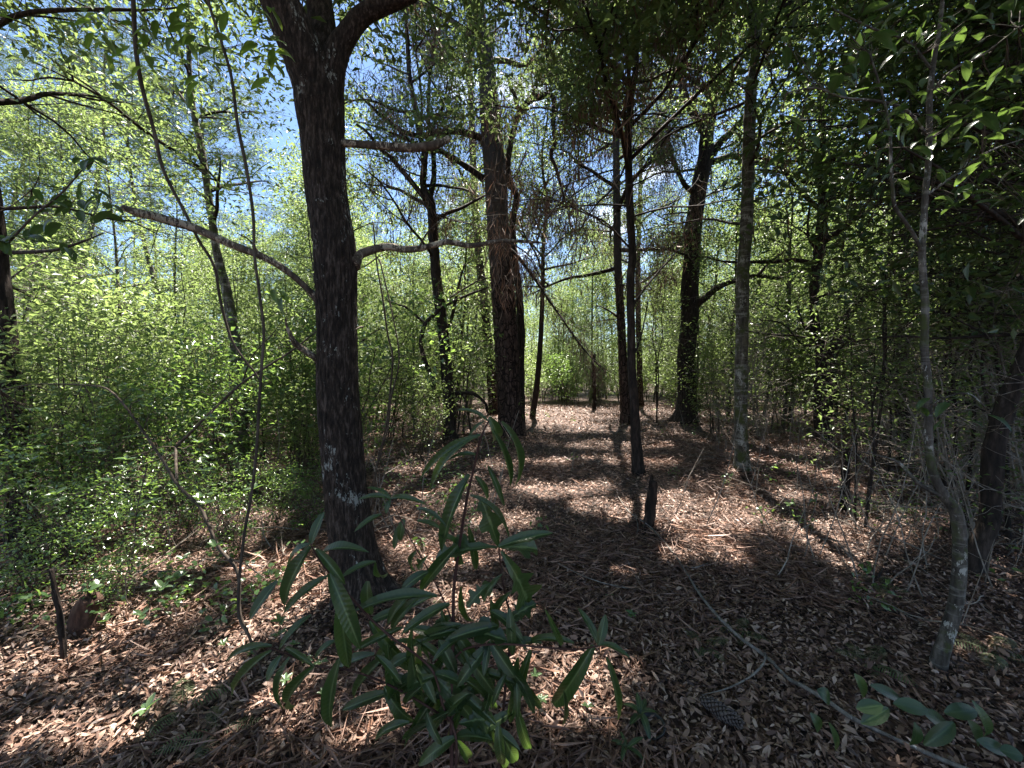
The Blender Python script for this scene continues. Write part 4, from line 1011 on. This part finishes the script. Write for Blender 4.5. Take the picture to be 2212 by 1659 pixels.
fern("small green fern far right of the path, in the shade", 1890, 1100, 6, 0.4, 9)

# ------------------------------------------------------------------ fallen branch, pot, pine cone, stumps
fb = thing("fallen_branch", "long pale fallen branch lying diagonally from the path down to the bottom right corner", "branch", tuple(G(1700, 1480)))
pts = [(1330, 1078), (1372, 1120), (1400, 1150), (1450, 1200), (1475, 1235), (1505, 1295), (1550, 1350), (1600, 1395), (1650, 1430), (1700, 1475), (1740, 1510), (1790, 1548), (1850, 1580), (1940, 1618), (2040, 1665), (2120, 1710)]
rs = np.random.default_rng(6); L = np.array([G(x + rs.normal(0, 5), y + rs.normal(0, 2)) + [0, 0, 0.05 + 0.02 * math.sin(i * 1.3)] for i, (x, y) in enumerate(pts)])
o = limb_mesh(fb, "stem", L, [0.004, 0.007, 0.0085, 0.008, 0.0085, 0.009, 0.0085, 0.008], 'stick', 10, 220, 0.0022, 4); o.location = -Vector(fb.location)
for q in ([(1652, 1430), (1650, 1450), (1630, 1475), (1600, 1495), (1560, 1513), (1510, 1525)], [(1372, 1120), (1378, 1150), (1375, 1165)], [(1475, 1235), (1500, 1240), (1530, 1230)]):
    L = np.array([G(x, y) + [0, 0, 0.05] for x, y in q]); o = limb_mesh(fb, "side_branch", L, [0.005, 0.0045, 0.002], 'stick', 7, 40, 0.0006, 5); o.location = -Vector(fb.location)
for i, (a, b, lab) in enumerate((((1862, 1300), (1920, 1215), "short broken dead stick lying right of the fallen branch"), ((1870, 1325), (1985, 1345), "dark stick lying at the foot of the curved sapling"),
        ((1350, 970), (1440, 955), "thin stick lying across the leaf-covered path"), ((600, 1640), (760, 1650), "dark stick at the bottom edge left of the sapling"), ((0, 1462), (60, 1455), "dark stick at the lower left edge"))):
    p0, p1 = G(*a) + [0, 0, .02], G(*b) + [0, 0, .03]; rs = np.random.default_rng(i)
    w_ = wander(p0, p1, 6, 0.012, rs)
    t = thing("stick", lab, "stick", tuple(p0)); o = limb_mesh(t, "stem", w_, [0.009, 0.011, 0.006], 'snag', 8, 30, 0.001, i); o.location = -Vector(t.location)

pot_c = G(1402, 1578)
pot = thing("plant_pot", "round black plastic nursery pot sunk among the dead leaves, bottom centre-right", "pot", tuple(pot_c))
prof = [(0.045, -0.09), (0.058, 0.012), (0.064, 0.013), (0.066, 0.022), (0.064, 0.026), (0.056, 0.024), (0.052, -0.03)]
V = []; Q = []; n = 40
for i, (rad, z) in enumerate(prof):
    for j in range(n): a = j * 2 * math.pi / n; V.append((rad * math.cos(a), rad * math.sin(a), z + 0.012 * math.cos(a)))
for i in range(len(prof) - 1):
    for j in range(n): Q.append((i * n + j, i * n + (j + 1) % n, (i + 1) * n + (j + 1) % n, (i + 1) * n + j))
link("rim", make_mesh("rim", np.array(V), [np.array(Q)], M['plastic']), pot)
V = [(0, 0, -0.028)] + [(0.054 * math.cos(j * 2 * math.pi / n), 0.054 * math.sin(j * 2 * math.pi / n), -0.03) for j in range(n)]
link("soil", make_mesh("soil", np.array(V), [np.array([(0, 1 + j, 1 + (j + 1) % n) for j in range(n)])], M['soil']), pot)

c0, c1 = G(1514, 1535), G(1596, 1590)
cone = thing("pine_cone", "large grey closed pine cone lying on its side beside the fallen branch", "pine cone", tuple((c0 + c1) / 2))
ax = unit(c1 - c0); LN = np.linalg.norm(c1 - c0) * 1.1; mid = (c0 + c1) / 2 + np.array([0, 0, 0.058])
sref = unit(np.cross(ax, [0, 0, 1.0])); uref = np.cross(sref, ax)
mb = MB(); N = 120
core = [mid - ax * LN / 2, mid, mid + ax * LN / 2]; mb.add(*tube_arrays(core, [0.012, 0.028, 0.026, 0.006], 10, 12))
cm = mb.mesh("core", M['snag']); o = link("core", cm, cone); o.location = -Vector(cone.location)
sc = []
sv = np.array([(0, 0, 0), (-.5, .55, .05), (-.3, 1, .25), (.3, 1, .25), (.5, .55, .05), (0, .85, .45), (0, 1.08, .2), (0, .5, -0.12)])
sf = np.array([(0, 4, 5), (0, 5, 1), (1, 5, 2), (5, 4, 3), (5, 3, 6), (5, 6, 2), (0, 7, 4), (0, 1, 7), (1, 2, 7), (2, 6, 7), (6, 3, 7), (3, 4, 7)])
sm = make_mesh("scale", sv, [sf], M['cone'], smooth=False)
for i in range(N):
    t_ = (i + .5) / N; a = i * 2.39996; rad = 0.036 * math.sin(math.pi * (0.1 + 0.86 * t_)) ** 0.65
    rd = sref * math.cos(a) + uref * math.sin(a); b = mid + ax * (t_ - .5) * LN + rd * rad * 0.4
    d = unit(rd * 1.0 + ax * 0.55 * (1 if t_ > .2 else 1)); x = unit(np.cross(d, ax)); z = -np.cross(x, d) * -1
    s = 0.024 * (0.6 + 0.4 * math.sin(math.pi * t_)) * (0.82 + 0.36 * ((i * 37) % 11) / 11)
    o = link("scale", sm, cone)
    l = cone.location
    o.matrix_local = Matrix(((x[0] * s * .85, d[0] * s, z[0] * s, b[0] - l[0]), (x[1] * s * .85, d[1] * s, z[1] * s, b[1] - l[1]), (x[2] * s * .85, d[2] * s, z[2] * s, b[2] - l[2]), (0, 0, 0, 1)))

def snag(label, pts, ws, Y, seed, name="stump", jag=True, mat='snag'):
    t = base_thing(name, label, "stump", pts[0][0], pts[0][1], Y)
    Cu, Ru = trunk_px(pts, ws, Y, 0, 0, flare=0.1)
    mb = MB(); mb.add(*tube_arrays(Cu, Ru, 22, 60, disp=bark_soft(seed, 0.012 * Y / 4)))
    rj = np.random.default_rng(seed); top = Cu[-1]
    for i in range(6 if jag else 0):
        b = top + rj.normal(0, Ru[-1] * .4, 3); mb.add(*tube_arrays([b - [0, 0, .04], b + [rj.normal(0, .012), rj.normal(0, .012), rj.uniform(.02, .08)]], [Ru[-1] * .35, 0.001], 5, 4))
    o = link("trunk", mb.mesh("trunk", M[mat]), t); o.location = -Vector(t.location); return t
snag("rotten black stump standing beside the top end of the fallen branch", [(1398, 1152), (1404, 1110), (1408, 1070), (1412, 1040)], [22, 21, 20, 16], 3.8, 1)
snag("thin dark broken stump in the brush at right, half way to the forked trunk", [(1822, 1105), (1826, 1060), (1826, 1015), (1832, 975)], [17, 16, 15, 9], 4.4, 2)
snag("slender dark dead stem standing at the far end of the path", [(1284, 882), (1284, 840), (1282, 800), (1284, 766)], [8, 7, 6, 5], 15.5, 3, name="dead_stem")
snag("reddish rotten stump in the shadow at lower left", [(190, 1365), (185, 1320), (200, 1290)], [62, 50, 36], 2.35, 4, mat='rotten')
snag("dark leaning stump near the left edge", [(60, 1250), (58, 1210), (50, 1180)], [50, 44, 30], 3.0, 5)
snag("thin dark upright stem in the lower left", [(137, 1430), (137, 1390), (130, 1330), (118, 1270), (110, 1230)], [13, 11, 9, 8, 5], 2.1, 6, name="dead_stem", jag=False)

# ------------------------------------------------------------------ background tree kinds (each built once, then copied)
def proto_tree(seed, Ht, r0, z0, length, nl, nclus, per, size, asp, mat, bark, top_taper=0.55, rise=(0.1, 0.9), nstem=1, lean=0.5, quads=False, spread=0.24, drp=0, jitter=0.4, name="tree"):
    r = np.random.default_rng(seed); t = thing("understory_tree" if name == "tree" else name, "x", "tree")
    mb = MB(); LA = []; AT = []
    for sidx in range(nstem):
        a = r.uniform(0, 6.28); ln = r.uniform(0.1, lean)
        tip = np.array([math.cos(a) * ln, math.sin(a) * ln, Ht * r.uniform(.85, 1)])
        b = np.array([r.normal(0, .08) * (nstem > 1), r.normal(0, .08) * (nstem > 1), -0.1])
        C = wander(b, tip, 9, Ht * 0.012 + 0.02, r)
        R = np.linspace(r0, r0 * 0.12, 9); mb.add(*tube_arrays(C, R, 9, 30))
        l, at = grow_limbs(C, R, r, z0, nl, length, rise=rise, top_taper=top_taper); LA += l; AT.append(at)
    link("trunk", mb.mesh("trunk", M[bark]), t)
    at = np.concatenate(AT)
    crown_parts(t, LA, at, r, nclus, per, size, asp, mat, spread=spread, barkmat=bark if bark != 'pine' else 'twig', gap=(1.1, -0.22), limb_sides=4, quads=quads, jitter=jitter)
    if drp: drape(t, at[r.integers(0, len(at), drp)], 30, r, 0.25)
    return t

PR = {
 'a': proto_tree(101, 8.5, 0.07, 0.8, 1.9, 20, 380, 24, 0.11, 0.42, 'leaf', 'dark', spread=.16),
 'b': proto_tree(102, 7.0, 0.05, 0.5, 1.7, 18, 300, 22, 0.105, 0.42, 'leaf_bright', 'grey', spread=.15),
 'c': proto_tree(103, 13.0, 0.11, 4.2, 2.6, 26, 700, 28, 0.10, 0.42, 'leaf', 'dark', drp=60, spread=.18),
 'd': proto_tree(104, 5.5, 0.04, 0.4, 1.5, 16, 260, 22, 0.1, 0.42, 'leaf', 'grey', nstem=2, spread=.15),
 'e': proto_tree(109, 11.0, 0.07, 2.0, 2.1, 24, 480, 20, 0.11, 0.42, 'leaf_bright', 'grey', spread=.16, jitter=.35),
 'p': proto_tree(105, 17.0, 0.15, 9.5, 2.8, 22, 520, 60, 0.2, 0.045, 'pine_leaf', 'pine_grey', spread=0.16, lean=1.2, rise=(-.1, .5)),
 'q': proto_tree(111, 5.2, 0.02, 1.2, 1.0, 12, 120, 9, 0.075, 0.42, 'leaf', 'dark', spread=.14, jitter=.25, lean=1.0, rise=(.2, 1.2), name='thin_sapling'),
 's': proto_tree(106, 2.6, 0.018, 0.25, 0.9, 9, 120, 18, 0.088, 0.42, 'leaf_bright', 'twig', nstem=4, lean=0.9, spread=0.16, jitter=0.2, name="shrub"),
 'g': proto_tree(107, 2.2, 0.016, 0.2, 0.8, 8, 105, 15, 0.086, 0.46, 'leaf_glossy', 'twig', nstem=4, lean=0.9, spread=0.15, jitter=0.2, name="shrub"),
 't': proto_tree(108, 3.8, 0.016, 0.3, 1.3, 15, 210, 8, 0.06, 0.42, 'leaf_deep', 'twig_pale', nstem=5, lean=1.3, spread=0.15, jitter=0.35, rise=(-.2, .9), name="twiggy_shrub"),
}
LBL = {
 'a': ("slender understory tree with fine mid-green leaves in the crowd behind the named trunks", "understory trees with mid-green leaves filling the wood"),
 'b': ("thin grey-stemmed tree with bright yellow-green leaves lit from behind", "bright yellow-green understory trees"),
 'c': ("taller dark-barked tree with a loose high crown, standing back in the wood", "taller dark-barked trees in the background"),
 'd': ("low bushy two-stemmed tree with deep green leaves", "low deep green bushy trees"),
 'e': ("airy thin-stemmed tree with sparse yellow-green leaves against the sky", "airy sparse trees in front of the sky"),
 'p': ("tall straight faint pine trunk with a tuft of needles high up, far back", "tall faint pines far back"),
 'q': ("thin dark leaning sapling stem with few leaves", "thin dark sapling stems"),
 's': ("fresh green leafy shrub in the sunlit thicket", "fresh green shrubs of the thicket"),
 'g': ("shrub with small glossy rounded leaves low in the undergrowth", "glossy-leaved shrubs of the undergrowth"),
 't': ("tangle of bare pale twigs with few dark leaves in the brush", "pale twiggy shrubs in the brush at right"),
}
for k_, t in PR.items():
    t["label"], t["group"] = LBL[k_]
    if k_ in 'sgt': t["category"] = "shrub"
used = set()
def place(kind, x, y, sc, r):
    t = PR[kind]; loc = (x, y, gz(x, y)); rz = r.uniform(0, 6.28)
    if kind not in used:
        used.add(kind); t.location = loc; t.rotation_euler = (0, 0, rz); t.scale = (sc, sc, sc); return t
    return dup(t, loc, rz, sc, tilt=(r.normal(0, .03), r.normal(0, .03)))

r = np.random.default_rng(2024)
taken = []
def free(x, y, d):
    for (a, b) in taken:
        if (a - x) ** 2 + (b - y) ** 2 < d * d: return False
    taken.append((x, y)); return True
def az_of(x, y): return FPX * x / y + W / 2 if y > 0.1 else 0     # picture column
def clear_path(x, y):
    # the open leaf-covered strip running away between the pine and the big oak, and the open floor in front
    if y < 17 and -0.2 + 0.03 * y < x < 1.2 + 0.33 * y: return True
    return False
HEROCOL = [(960, 8.5), (1098, 8.6), (1481, 11.4), (1365, 5.9), (1603, 5.7), (1778, 8.3), (1350, 11.8), (1066, 13.8), (525, 5.9)]
def blocks(col, y, w): return any(abs(col - c) < w and y < Y for c, Y in HEROCOL)
# middle ring to far ring
n = 0
for _ in range(9000):
    if n >= 270: break
    y = 6.2 + 36 * r.uniform() ** 1.25; x = r.uniform(-1.35, 1.35) * y
    if clear_path(x, y): continue
    col = az_of(x, y)
    if y < 10 and 650 < col < 2250: continue
    if y < 12.5 and 900 < col < 1660: continue
    if col < 660 and y < 11.5: continue
    if blocks(col, y, 75): continue
    if not free(x, y, (0.9 if col > 660 else 1.35) + 0.035 * y): continue
    if y > 15 and col > 660 and r.uniform() < (.4 if 900 < col < 1650 else .35): continue
    if col < 660:
        kk = r.choice(list('ebp'), p=[.56, .28, .16])
        if kk == 'p' and y < 15: kk = 'e'
        sc = r.uniform(.6, .95) if kk != 'p' else r.uniform(.8, 1.1)
    else:
        kk = r.choice(list('abcdp'), p=[.18, .24, .34, .16, .08]); sc = r.uniform(.8, 1.15)
        if kk == 'p' and y < 18: kk = 'b'
        if kk == 'c' and (y < 15.5 or (850 < col < 1560 and y < 30)): kk = 'b' if y < 20 else 'e'
        if 1060 < col < 1500 and 13 < y < 24 and r.uniform() < .85: continue
    place(kk, x, y, sc, r); n += 1
# the leafy end of the path
for _ in range(26):
    y = r.uniform(19, 28); x = r.uniform(-.05, .45) * y
    place(r.choice(list('bsd'), p=[.35, .45, .2]), x, y, r.uniform(.6, 1.1), r)
for _ in range(20):
    y = r.uniform(20, 34); x = r.uniform(-.12, .5) * y
    place(r.choice(list('eb'), p=[.65, .35]), x, y, r.uniform(.8, 1.15), r)
# shrubs
n = 0
for _ in range(9000):
    if n >= 170: break
    y = 3.8 + 20 * r.uniform() ** 1.3; x = r.uniform(-1.35, 1.35) * y
    if clear_path(x, y): continue
    col = az_of(x, y)
    if col > 480 and y < 6.3: continue
    if col > 900 and col < 2212 and y < 8.8 + .6 * (col > 1500): continue
    if blocks(col, y, 55) or (col < 900 and y < 11 and r.uniform() < .6) or (col < 700 and y < 4.9) or (y < 8 and 1640 < col < 1880): continue
    if not free(x, y, 0.55): continue
    if col > 1450: kk = r.choice(list('tsg'), p=[.62, .2, .18])
    else: kk = r.choice(list('sgtd'), p=[.52, .22, .08, .18])
    place(kk, x, y, r.uniform(.55, 1.35) * (.5 if kk == 'd' else 1), r); n += 1
# brush close at the right side
for (x, y, sc) in ((5.2, 4.6, .8), (5.9, 5.6, .95), (6.6, 6.6, 1.0), (4.1, 3.5, .7), (4.9, 3.7, .85), (7.4, 7.6, 1.1), (4.7, 8.4, .9), (7.2, 5.4, 1.0), (3.9, 2.9, .8), (8.4, 8.8, 1.1), (5.7, 9.2, 1.0)):
    place('t', x, y, sc, r)
for (x, y, sc) in ((6.9, 5.9, .75), (8.2, 7.1, .9), (6.0, 4.3, .6), (9.0, 9.0, 1.0), (7.6, 9.6, .8)):
    place('d', x, y, sc, r)
for _ in range(60):
    y = r.uniform(3.6, 11); x = r.uniform(.78, 1.35) * y if _ < 36 else -r.uniform(.55, 1.3) * y
    if _ >= 50: x = r.uniform(.45, .8) * y; y += 3; 
    if y / 1.0 < 6 and x < 0: continue
    if blocks(az_of(x, y), y, 50): continue
    place('q', x, y, r.uniform(.6, 1.15), r)
for _ in range(13):
    y = r.uniform(17, 21); x = r.uniform(.0, .5) * y
    place(r.choice(list('sgq'), p=[.6, .3, .1]), x, y, r.uniform(.5, 1.0), r)
# left thicket, closer
for (x, y, sc, kk) in ((-4.2, 3.9, .8, 's'), (-3.5, 4.3, .7, 'g'), (-3.0, 3.7, .35, 'g'), (-2.5, 4.2, .3, 'g'), (-2.9, 5.3, .5, 's'), (-4.9, 4.9, .9, 's'), (-3.9, 5.2, .9, 'g'), (-5.6, 5.6, 1., 's'), (-2.2, 5.3, .5, 's'), (-3.5, 3.1, .45, 'g'), (-2.9, 3.0, .38, 'g'), (-3.9, 3.4, .6, 'g'), (-2.4, 3.45, .36, 'g'), (-3.2, 2.6, .3, 'g'), (-4.3, 3.3, .7, 's'), (-2.0, 3.9, .3, 'g'), (-2.6, 2.5, .2, 'g'),
                   (-4.4, 6.2, .5, 'b'), (-6.2, 6.4, 1.2, 's'), (-5.2, 7.3, .55, 'b'), (-3.4, 6.7, 1., 's'), (-7.4, 7.4, .6, 'e'), (-3.2, 7.9, .5, 'b'), (-1.6, 7.2, .55, 's'), (-6.5, 8.8, .6, 'b'), (-4.2, 8.6, .55, 'e'), (-2.2, 8.8, .5, 'b')):
    place(kk, x, y, sc, r)
# broad-leaved small tree just past the right edge: its boughs fill the upper right corner
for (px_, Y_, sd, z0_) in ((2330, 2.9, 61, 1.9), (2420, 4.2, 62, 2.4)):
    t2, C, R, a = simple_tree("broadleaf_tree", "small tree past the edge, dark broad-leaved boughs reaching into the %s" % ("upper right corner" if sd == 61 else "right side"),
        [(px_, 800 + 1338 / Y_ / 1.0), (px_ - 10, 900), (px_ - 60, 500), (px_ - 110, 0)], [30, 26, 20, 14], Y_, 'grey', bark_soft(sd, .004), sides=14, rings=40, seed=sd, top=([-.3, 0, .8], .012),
        crown=dict(z0=z0_, n=24, length=1.65, nclus=900, per=13, size=.10, asp=.40, mat='leaf_shaded', tw=60, spread=.2, sun=False))
    settle(t2)
# trees added to shade the path and right side, then some around the camera
for (x, y, sc, kk) in ((0.65, 12.9, .95, 'c'), (6.7, 6.7, .95, 'c'), (7.6, 6.2, .9, 'c'), (3.4, -0.9, 1.0, 'c'), (-3.3, -0.6, .95, 'c'), (0.9, -3.0, 1.0, 'c'), (-4.5, -4, 1, 'a'), (7.6, .5, 1, 'c'), (8.2, 3.8, 1., 'c')):
    place(kk, x, y, sc, r)
assert len(used) == len(PR)

# far wood that reads as one mass
def far_wood():
    r = np.random.default_rng(5); mb = MB()
    n = 1500
    a = r.uniform(-math.radians(66), math.radians(66), n); d = r.uniform(44, 75, n)
    z = 13 * r.uniform(0, 1, n) ** 1.2
    c = np.stack([np.sin(a) * d, np.cos(a) * d, z], -1)
    c = c[vnoise(c * np.array([.25, .25, .3]), 3) > -0.35 + 0.03 * (c[:, 2] - 8)]
    cloud(mb, c, 46, 0.8, 0.32, 0.5, r)
    for i in range(130):
        a = r.uniform(-1.15, 1.15); d = r.uniform(43, 70); h = r.uniform(7, 15)
        p = np.array([math.sin(a) * d, math.cos(a) * d, -.2]); mb.add(*tube_arrays([p, p + [r.normal(0, .3), 0, h / 2], p + [r.normal(0, .5), 0, h]], [.16, .05], 5, 5))
    o = link("distant_wood", mb.mesh("distant_wood", M['leaf'], smooth=False)); o["kind"] = "stuff"; o["label"] = "far wood closing the view as one pale green mass"
far_wood()

# ------------------------------------------------------------------ leaf litter, pine needles, undergrowth
def litter():
    r = np.random.default_rng(8); mb = MB()
    def field(n, y0, y1, pw):
        y = y0 + (y1 - y0) * r.uniform(0, 1, n) ** pw; x = r.uniform(-1.42, 1.42, n) * (y + 0.4); return x, y
    for n, y0, y1, pw, quads, sz in ((24000, 0.7, 3.2, .8, True, 0.045), (115000, 0.7, 4.8, .85, False, 0.035), (85000, 4.2, 9.5, .7, False, 0.052), (40000, 9, 18, .7, False, 0.10)):
        x, y = field(n, y0, y1, pw); z = gz_arr(x, y)
        nn = len(x); L = sz * r.uniform(.5, 1.35, nn)
        lift = r.uniform(0.002, 0.034, nn)
        a = r.uniform(0, 6.28, nn); tl = r.normal(0, 0.30, nn)
        d = np.stack([np.cos(a), np.sin(a), tl], -1); nr = np.stack([r.normal(0, .5, nn), r.normal(0, .5, nn), np.ones(nn)], -1)
        asp = np.where(r.uniform(0, 1, nn) < .6, r.uniform(.20, .32, nn), r.uniform(.34, .5, nn))
        mb.add(*leaf_arrays(np.stack([x, y, z + lift + np.maximum(0, -tl) * L], -1), d, nr, L, L * asp, fold=0.2, quads=quads))
    o = link("leaf_litter", mb.mesh("leaf_litter", M['litter'], smooth=False)); o["kind"] = "stuff"; o["label"] = "brown dead leaves covering the forest floor"
litter()
def needles():
    r = np.random.default_rng(18); mb = MB()
    n = 90000; y = 0.8 + 9 * r.uniform(0, 1, n) ** 1.1; x = r.uniform(-1.4, 1.4, n) * (y + .4)
    dens = vnoise(np.stack([x * 1.1, y * 1.1, 0 * x], -1), 31) + vnoise(np.stack([x * 3, y * 3, 0 * x], -1), 32) * .5
    heap = sum(np.exp(-((x - a) ** 2 + (y - b) ** 2) / rr_ ** 2) * 1.6 for a, b, rr_ in ((-0.55, 1.25, .5), (0.2, 1.15, .4), (0.35, 3.1, .5), (1.7, 3.3, .6), (3.6, 6.3, 1.3), (-1.6, 3.2, .6), (4.2, 7.4, 1.0)))
    k = (dens + heap) > 0.05; x, y = x[k], y[k]; n = len(x); heap = heap[k]
    z = gz_arr(x, y) + r.uniform(0.008, 0.03, n) + heap * r.uniform(0, .03, n)
    a = r.uniform(0, 6.28, n); d = np.stack([np.cos(a), np.sin(a), r.normal(0, .16, n) + .05 * heap], -1)
    L = r.uniform(.09, .22, n)
    mb.add(*leaf_arrays(np.stack([x, y, z], -1), d, r.normal(0, 1, (n, 3)), L, np.full(n, 0.0022) * (0.75 + y * .17), fold=0))
    o = link("pine_needles", mb.mesh("pine_needles", M['needle'], smooth=False)); o["kind"] = "stuff"; o["label"] = "brown pine needles lying in loose drifts on the dead leaves"
needles()
def undergrowth():
    r = np.random.default_rng(28); mb = MB()
    n = 2600; y = 2.2 + 16 * r.uniform(0, 1, n); x = r.uniform(-1.35, 1.35, n) * (y + .3)
    col = FPX * x / y + W / 2
    pth = (x > -0.1 + .03 * y) & (x < 1.0 + .33 * y)
    w = np.where(col < 700, 1.0, np.where(col < 1000, .55, .22)) * np.where(pth, .10, 1) * np.where((y < 3.4) & (col > 650), .12, 1)
    w = w * (0.35 + 0.65 * (vnoise(np.stack([x, y, 0 * x], -1) * .9, 4) > -0.1))
    k = r.uniform(0, 1, n) < w; x, y = x[k], y[k]
    h = r.uniform(.05, .3, len(x)); c = np.stack([x, y, gz_arr(x, y) + h], -1)
    c2 = c.copy(); c2[:, 2] -= h * .5
    cloud(mb, np.concatenate([c, c2]), 9, 0.045, 0.05, 0.5, r, droop=-.1, quads=True, up=1.4)
    o = link("undergrowth", mb.mesh("undergrowth", M['leaf_glossy'], smooth=False)); o["kind"] = "stuff"; o["label"] = "low leafy ground cover of small rounded glossy leaves"
    # dead twigs and dry stems
    mb = MB()
    for i in range(760):
        y = 2.6 + 11 * r.uniform() ** 1.1; x = (r.uniform(-1.3, 1.3) if i < 520 else r.uniform(.5, 1.3)) * y
        if clear_path(x, y) and r.uniform() < .93: continue
        if abs(x) < 1.0 and y < 4: continue
        z = gz(x, y); a = r.uniform(0, 6.28)
        if r.uniform() < .55: e = np.array([x + math.cos(a) * .3, y + math.sin(a) * .3, z + r.uniform(.3, 1.3)])
        else: e = np.array([x + math.cos(a) * .8, y + math.sin(a) * .8, z + r.uniform(.03, .35)])
        w_ = wander([x, y, z], e, 5, .05, r); mb.add(*tube_arrays(w_, [.006, .002], 4, 8, cap=False))
        for q in range(2):
            j = r.integers(1, 4); mb.add(*tube_arrays([w_[j], w_[j] + r.normal(0, .16, 3) + [0, 0, .08]], [.003, .001], 3, 3, cap=False))
    o = link("dead_twigs", mb.mesh("dead_twigs", M['twig_pale'])); o["kind"] = "stuff"; o["label"] = "dry dead twigs and stems littering and standing in the brush"
undergrowth()
def bark_bits():
    r = np.random.default_rng(71); mb = MB()
    for (cx, cy, rad, n) in ((OAKX, 2.6, .42, 420), (P(1100, 955, 8.6)[0], 8.6, .9, 500), (1.6, 5.9, .4, 120), (3.28, 5.7, .4, 120), (5.0, 11.4, 1.0, 200), (P(1400, 1150, 3.8)[0], 3.8, .25, 160)):
        a = r.uniform(0, 6.28, n); q = rad * (0.3 + .7 * r.uniform(0, 1, n) ** .6); x = cx + np.cos(a) * q; y = cy + np.sin(a) * q
        z = gz_arr(x, y) + r.uniform(.015, .05, n); d = np.stack([np.cos(a * 3), np.sin(a * 3), r.normal(0, .3, n)], -1)
        L = r.uniform(.02, .05, n); mb.add(*leaf_arrays(np.stack([x, y, z], -1), d, r.normal(0, .5, (n, 3)) + [0, 0, 1], L, L * .5, fold=.15))
    o = link("bark_flakes", mb.mesh("bark_flakes", M['pine'], smooth=False)); o["kind"] = "stuff"; o["label"] = "flakes of fallen bark piled round the feet of the trunks"
OAKX = oak.location.x
bark_bits()
# the fallen leaves that show largest, one by one
r = np.random.default_rng(55)
for i in range(300):
    py = 1655 - 380 * r.uniform() ** 1.2; px = r.uniform(10, 2200)
    if 560 < px < 1000 and r.uniform() < .4: px = r.uniform(1000, 2200)
    q = G(px, py); L = r.uniform(.042, .08); a = r.uniform(0, 6.28)
    d = np.array([math.cos(a), math.sin(a), r.normal(0, .15)]); q = q + np.array([0, 0, .022 + max(0, -d[2]) * L])
    put_leaf(ground, FALL[r.integers(0, len(FALL))], q, q + d * L, L * r.uniform(.22, .42), (r.normal(0, .3), r.normal(0, .3), 1), "fallen_leaf")

# every copy says which one it is: by its neighbours, how far back it stands and its size
ANCH = [(0, "the left-edge trunk"), (470, "the thicket trunk"), (745, "the front oak"), (960, "the slim forked tree"), (1098, "the thick pine"), (1365, "the thin path-side tree"),
        (1487, "the big dark oak"), (1604, "the mottled trunk"), (1780, "the black forked trunk"), (2010, "the curved grey sapling")]
DEP = ((6.5, "near"), (10.0, "fairly near"), (14, "in the middle distance"), (19, "some way back"), (26, "well back"), (34, "far back"), (99, "farthest back"))
KINDP = {'a': "slender mid-green tree", 'b': "bright yellow-green tree", 'c': "dark-barked tree", 'd': "bushy deep green tree", 'e': "airy sparse tree", 'p': "tall faint pine", 'q': "thin dark sapling",
         's': "fresh green shrub", 'g': "glossy-leaved shrub", 't': "pale twiggy shrub"}
SHORT = {LBL[k][0]: k for k in LBL}
for o in list(COL.objects):
    if o.parent is None and o.get("label") in SHORT:
        k_ = SHORT[o["label"]]; x, y = o.location.x, o.location.y
        if y < 1.0 or abs(x) > 1.45 * y:
            o["label"] = KINDP[k_] + " beside the camera, outside the picture"; continue
        c_ = az_of(x, y); i = min(range(len(ANCH)), key=lambda q: abs(ANCH[q][0] - c_))
        side = "behind" if abs(c_ - ANCH[i][0]) < 25 else ("left of" if c_ < ANCH[i][0] else "right of")
        dep = next(t for q, t in DEP if y < q); size = "tall " if o.scale[0] > 1.05 and k_ != 'p' else ("small " if o.scale[0] < .78 else "")
        o["label"] = "%s%s %s, %s %s" % (size, KINDP[k_], dep, side, ANCH[i][1])
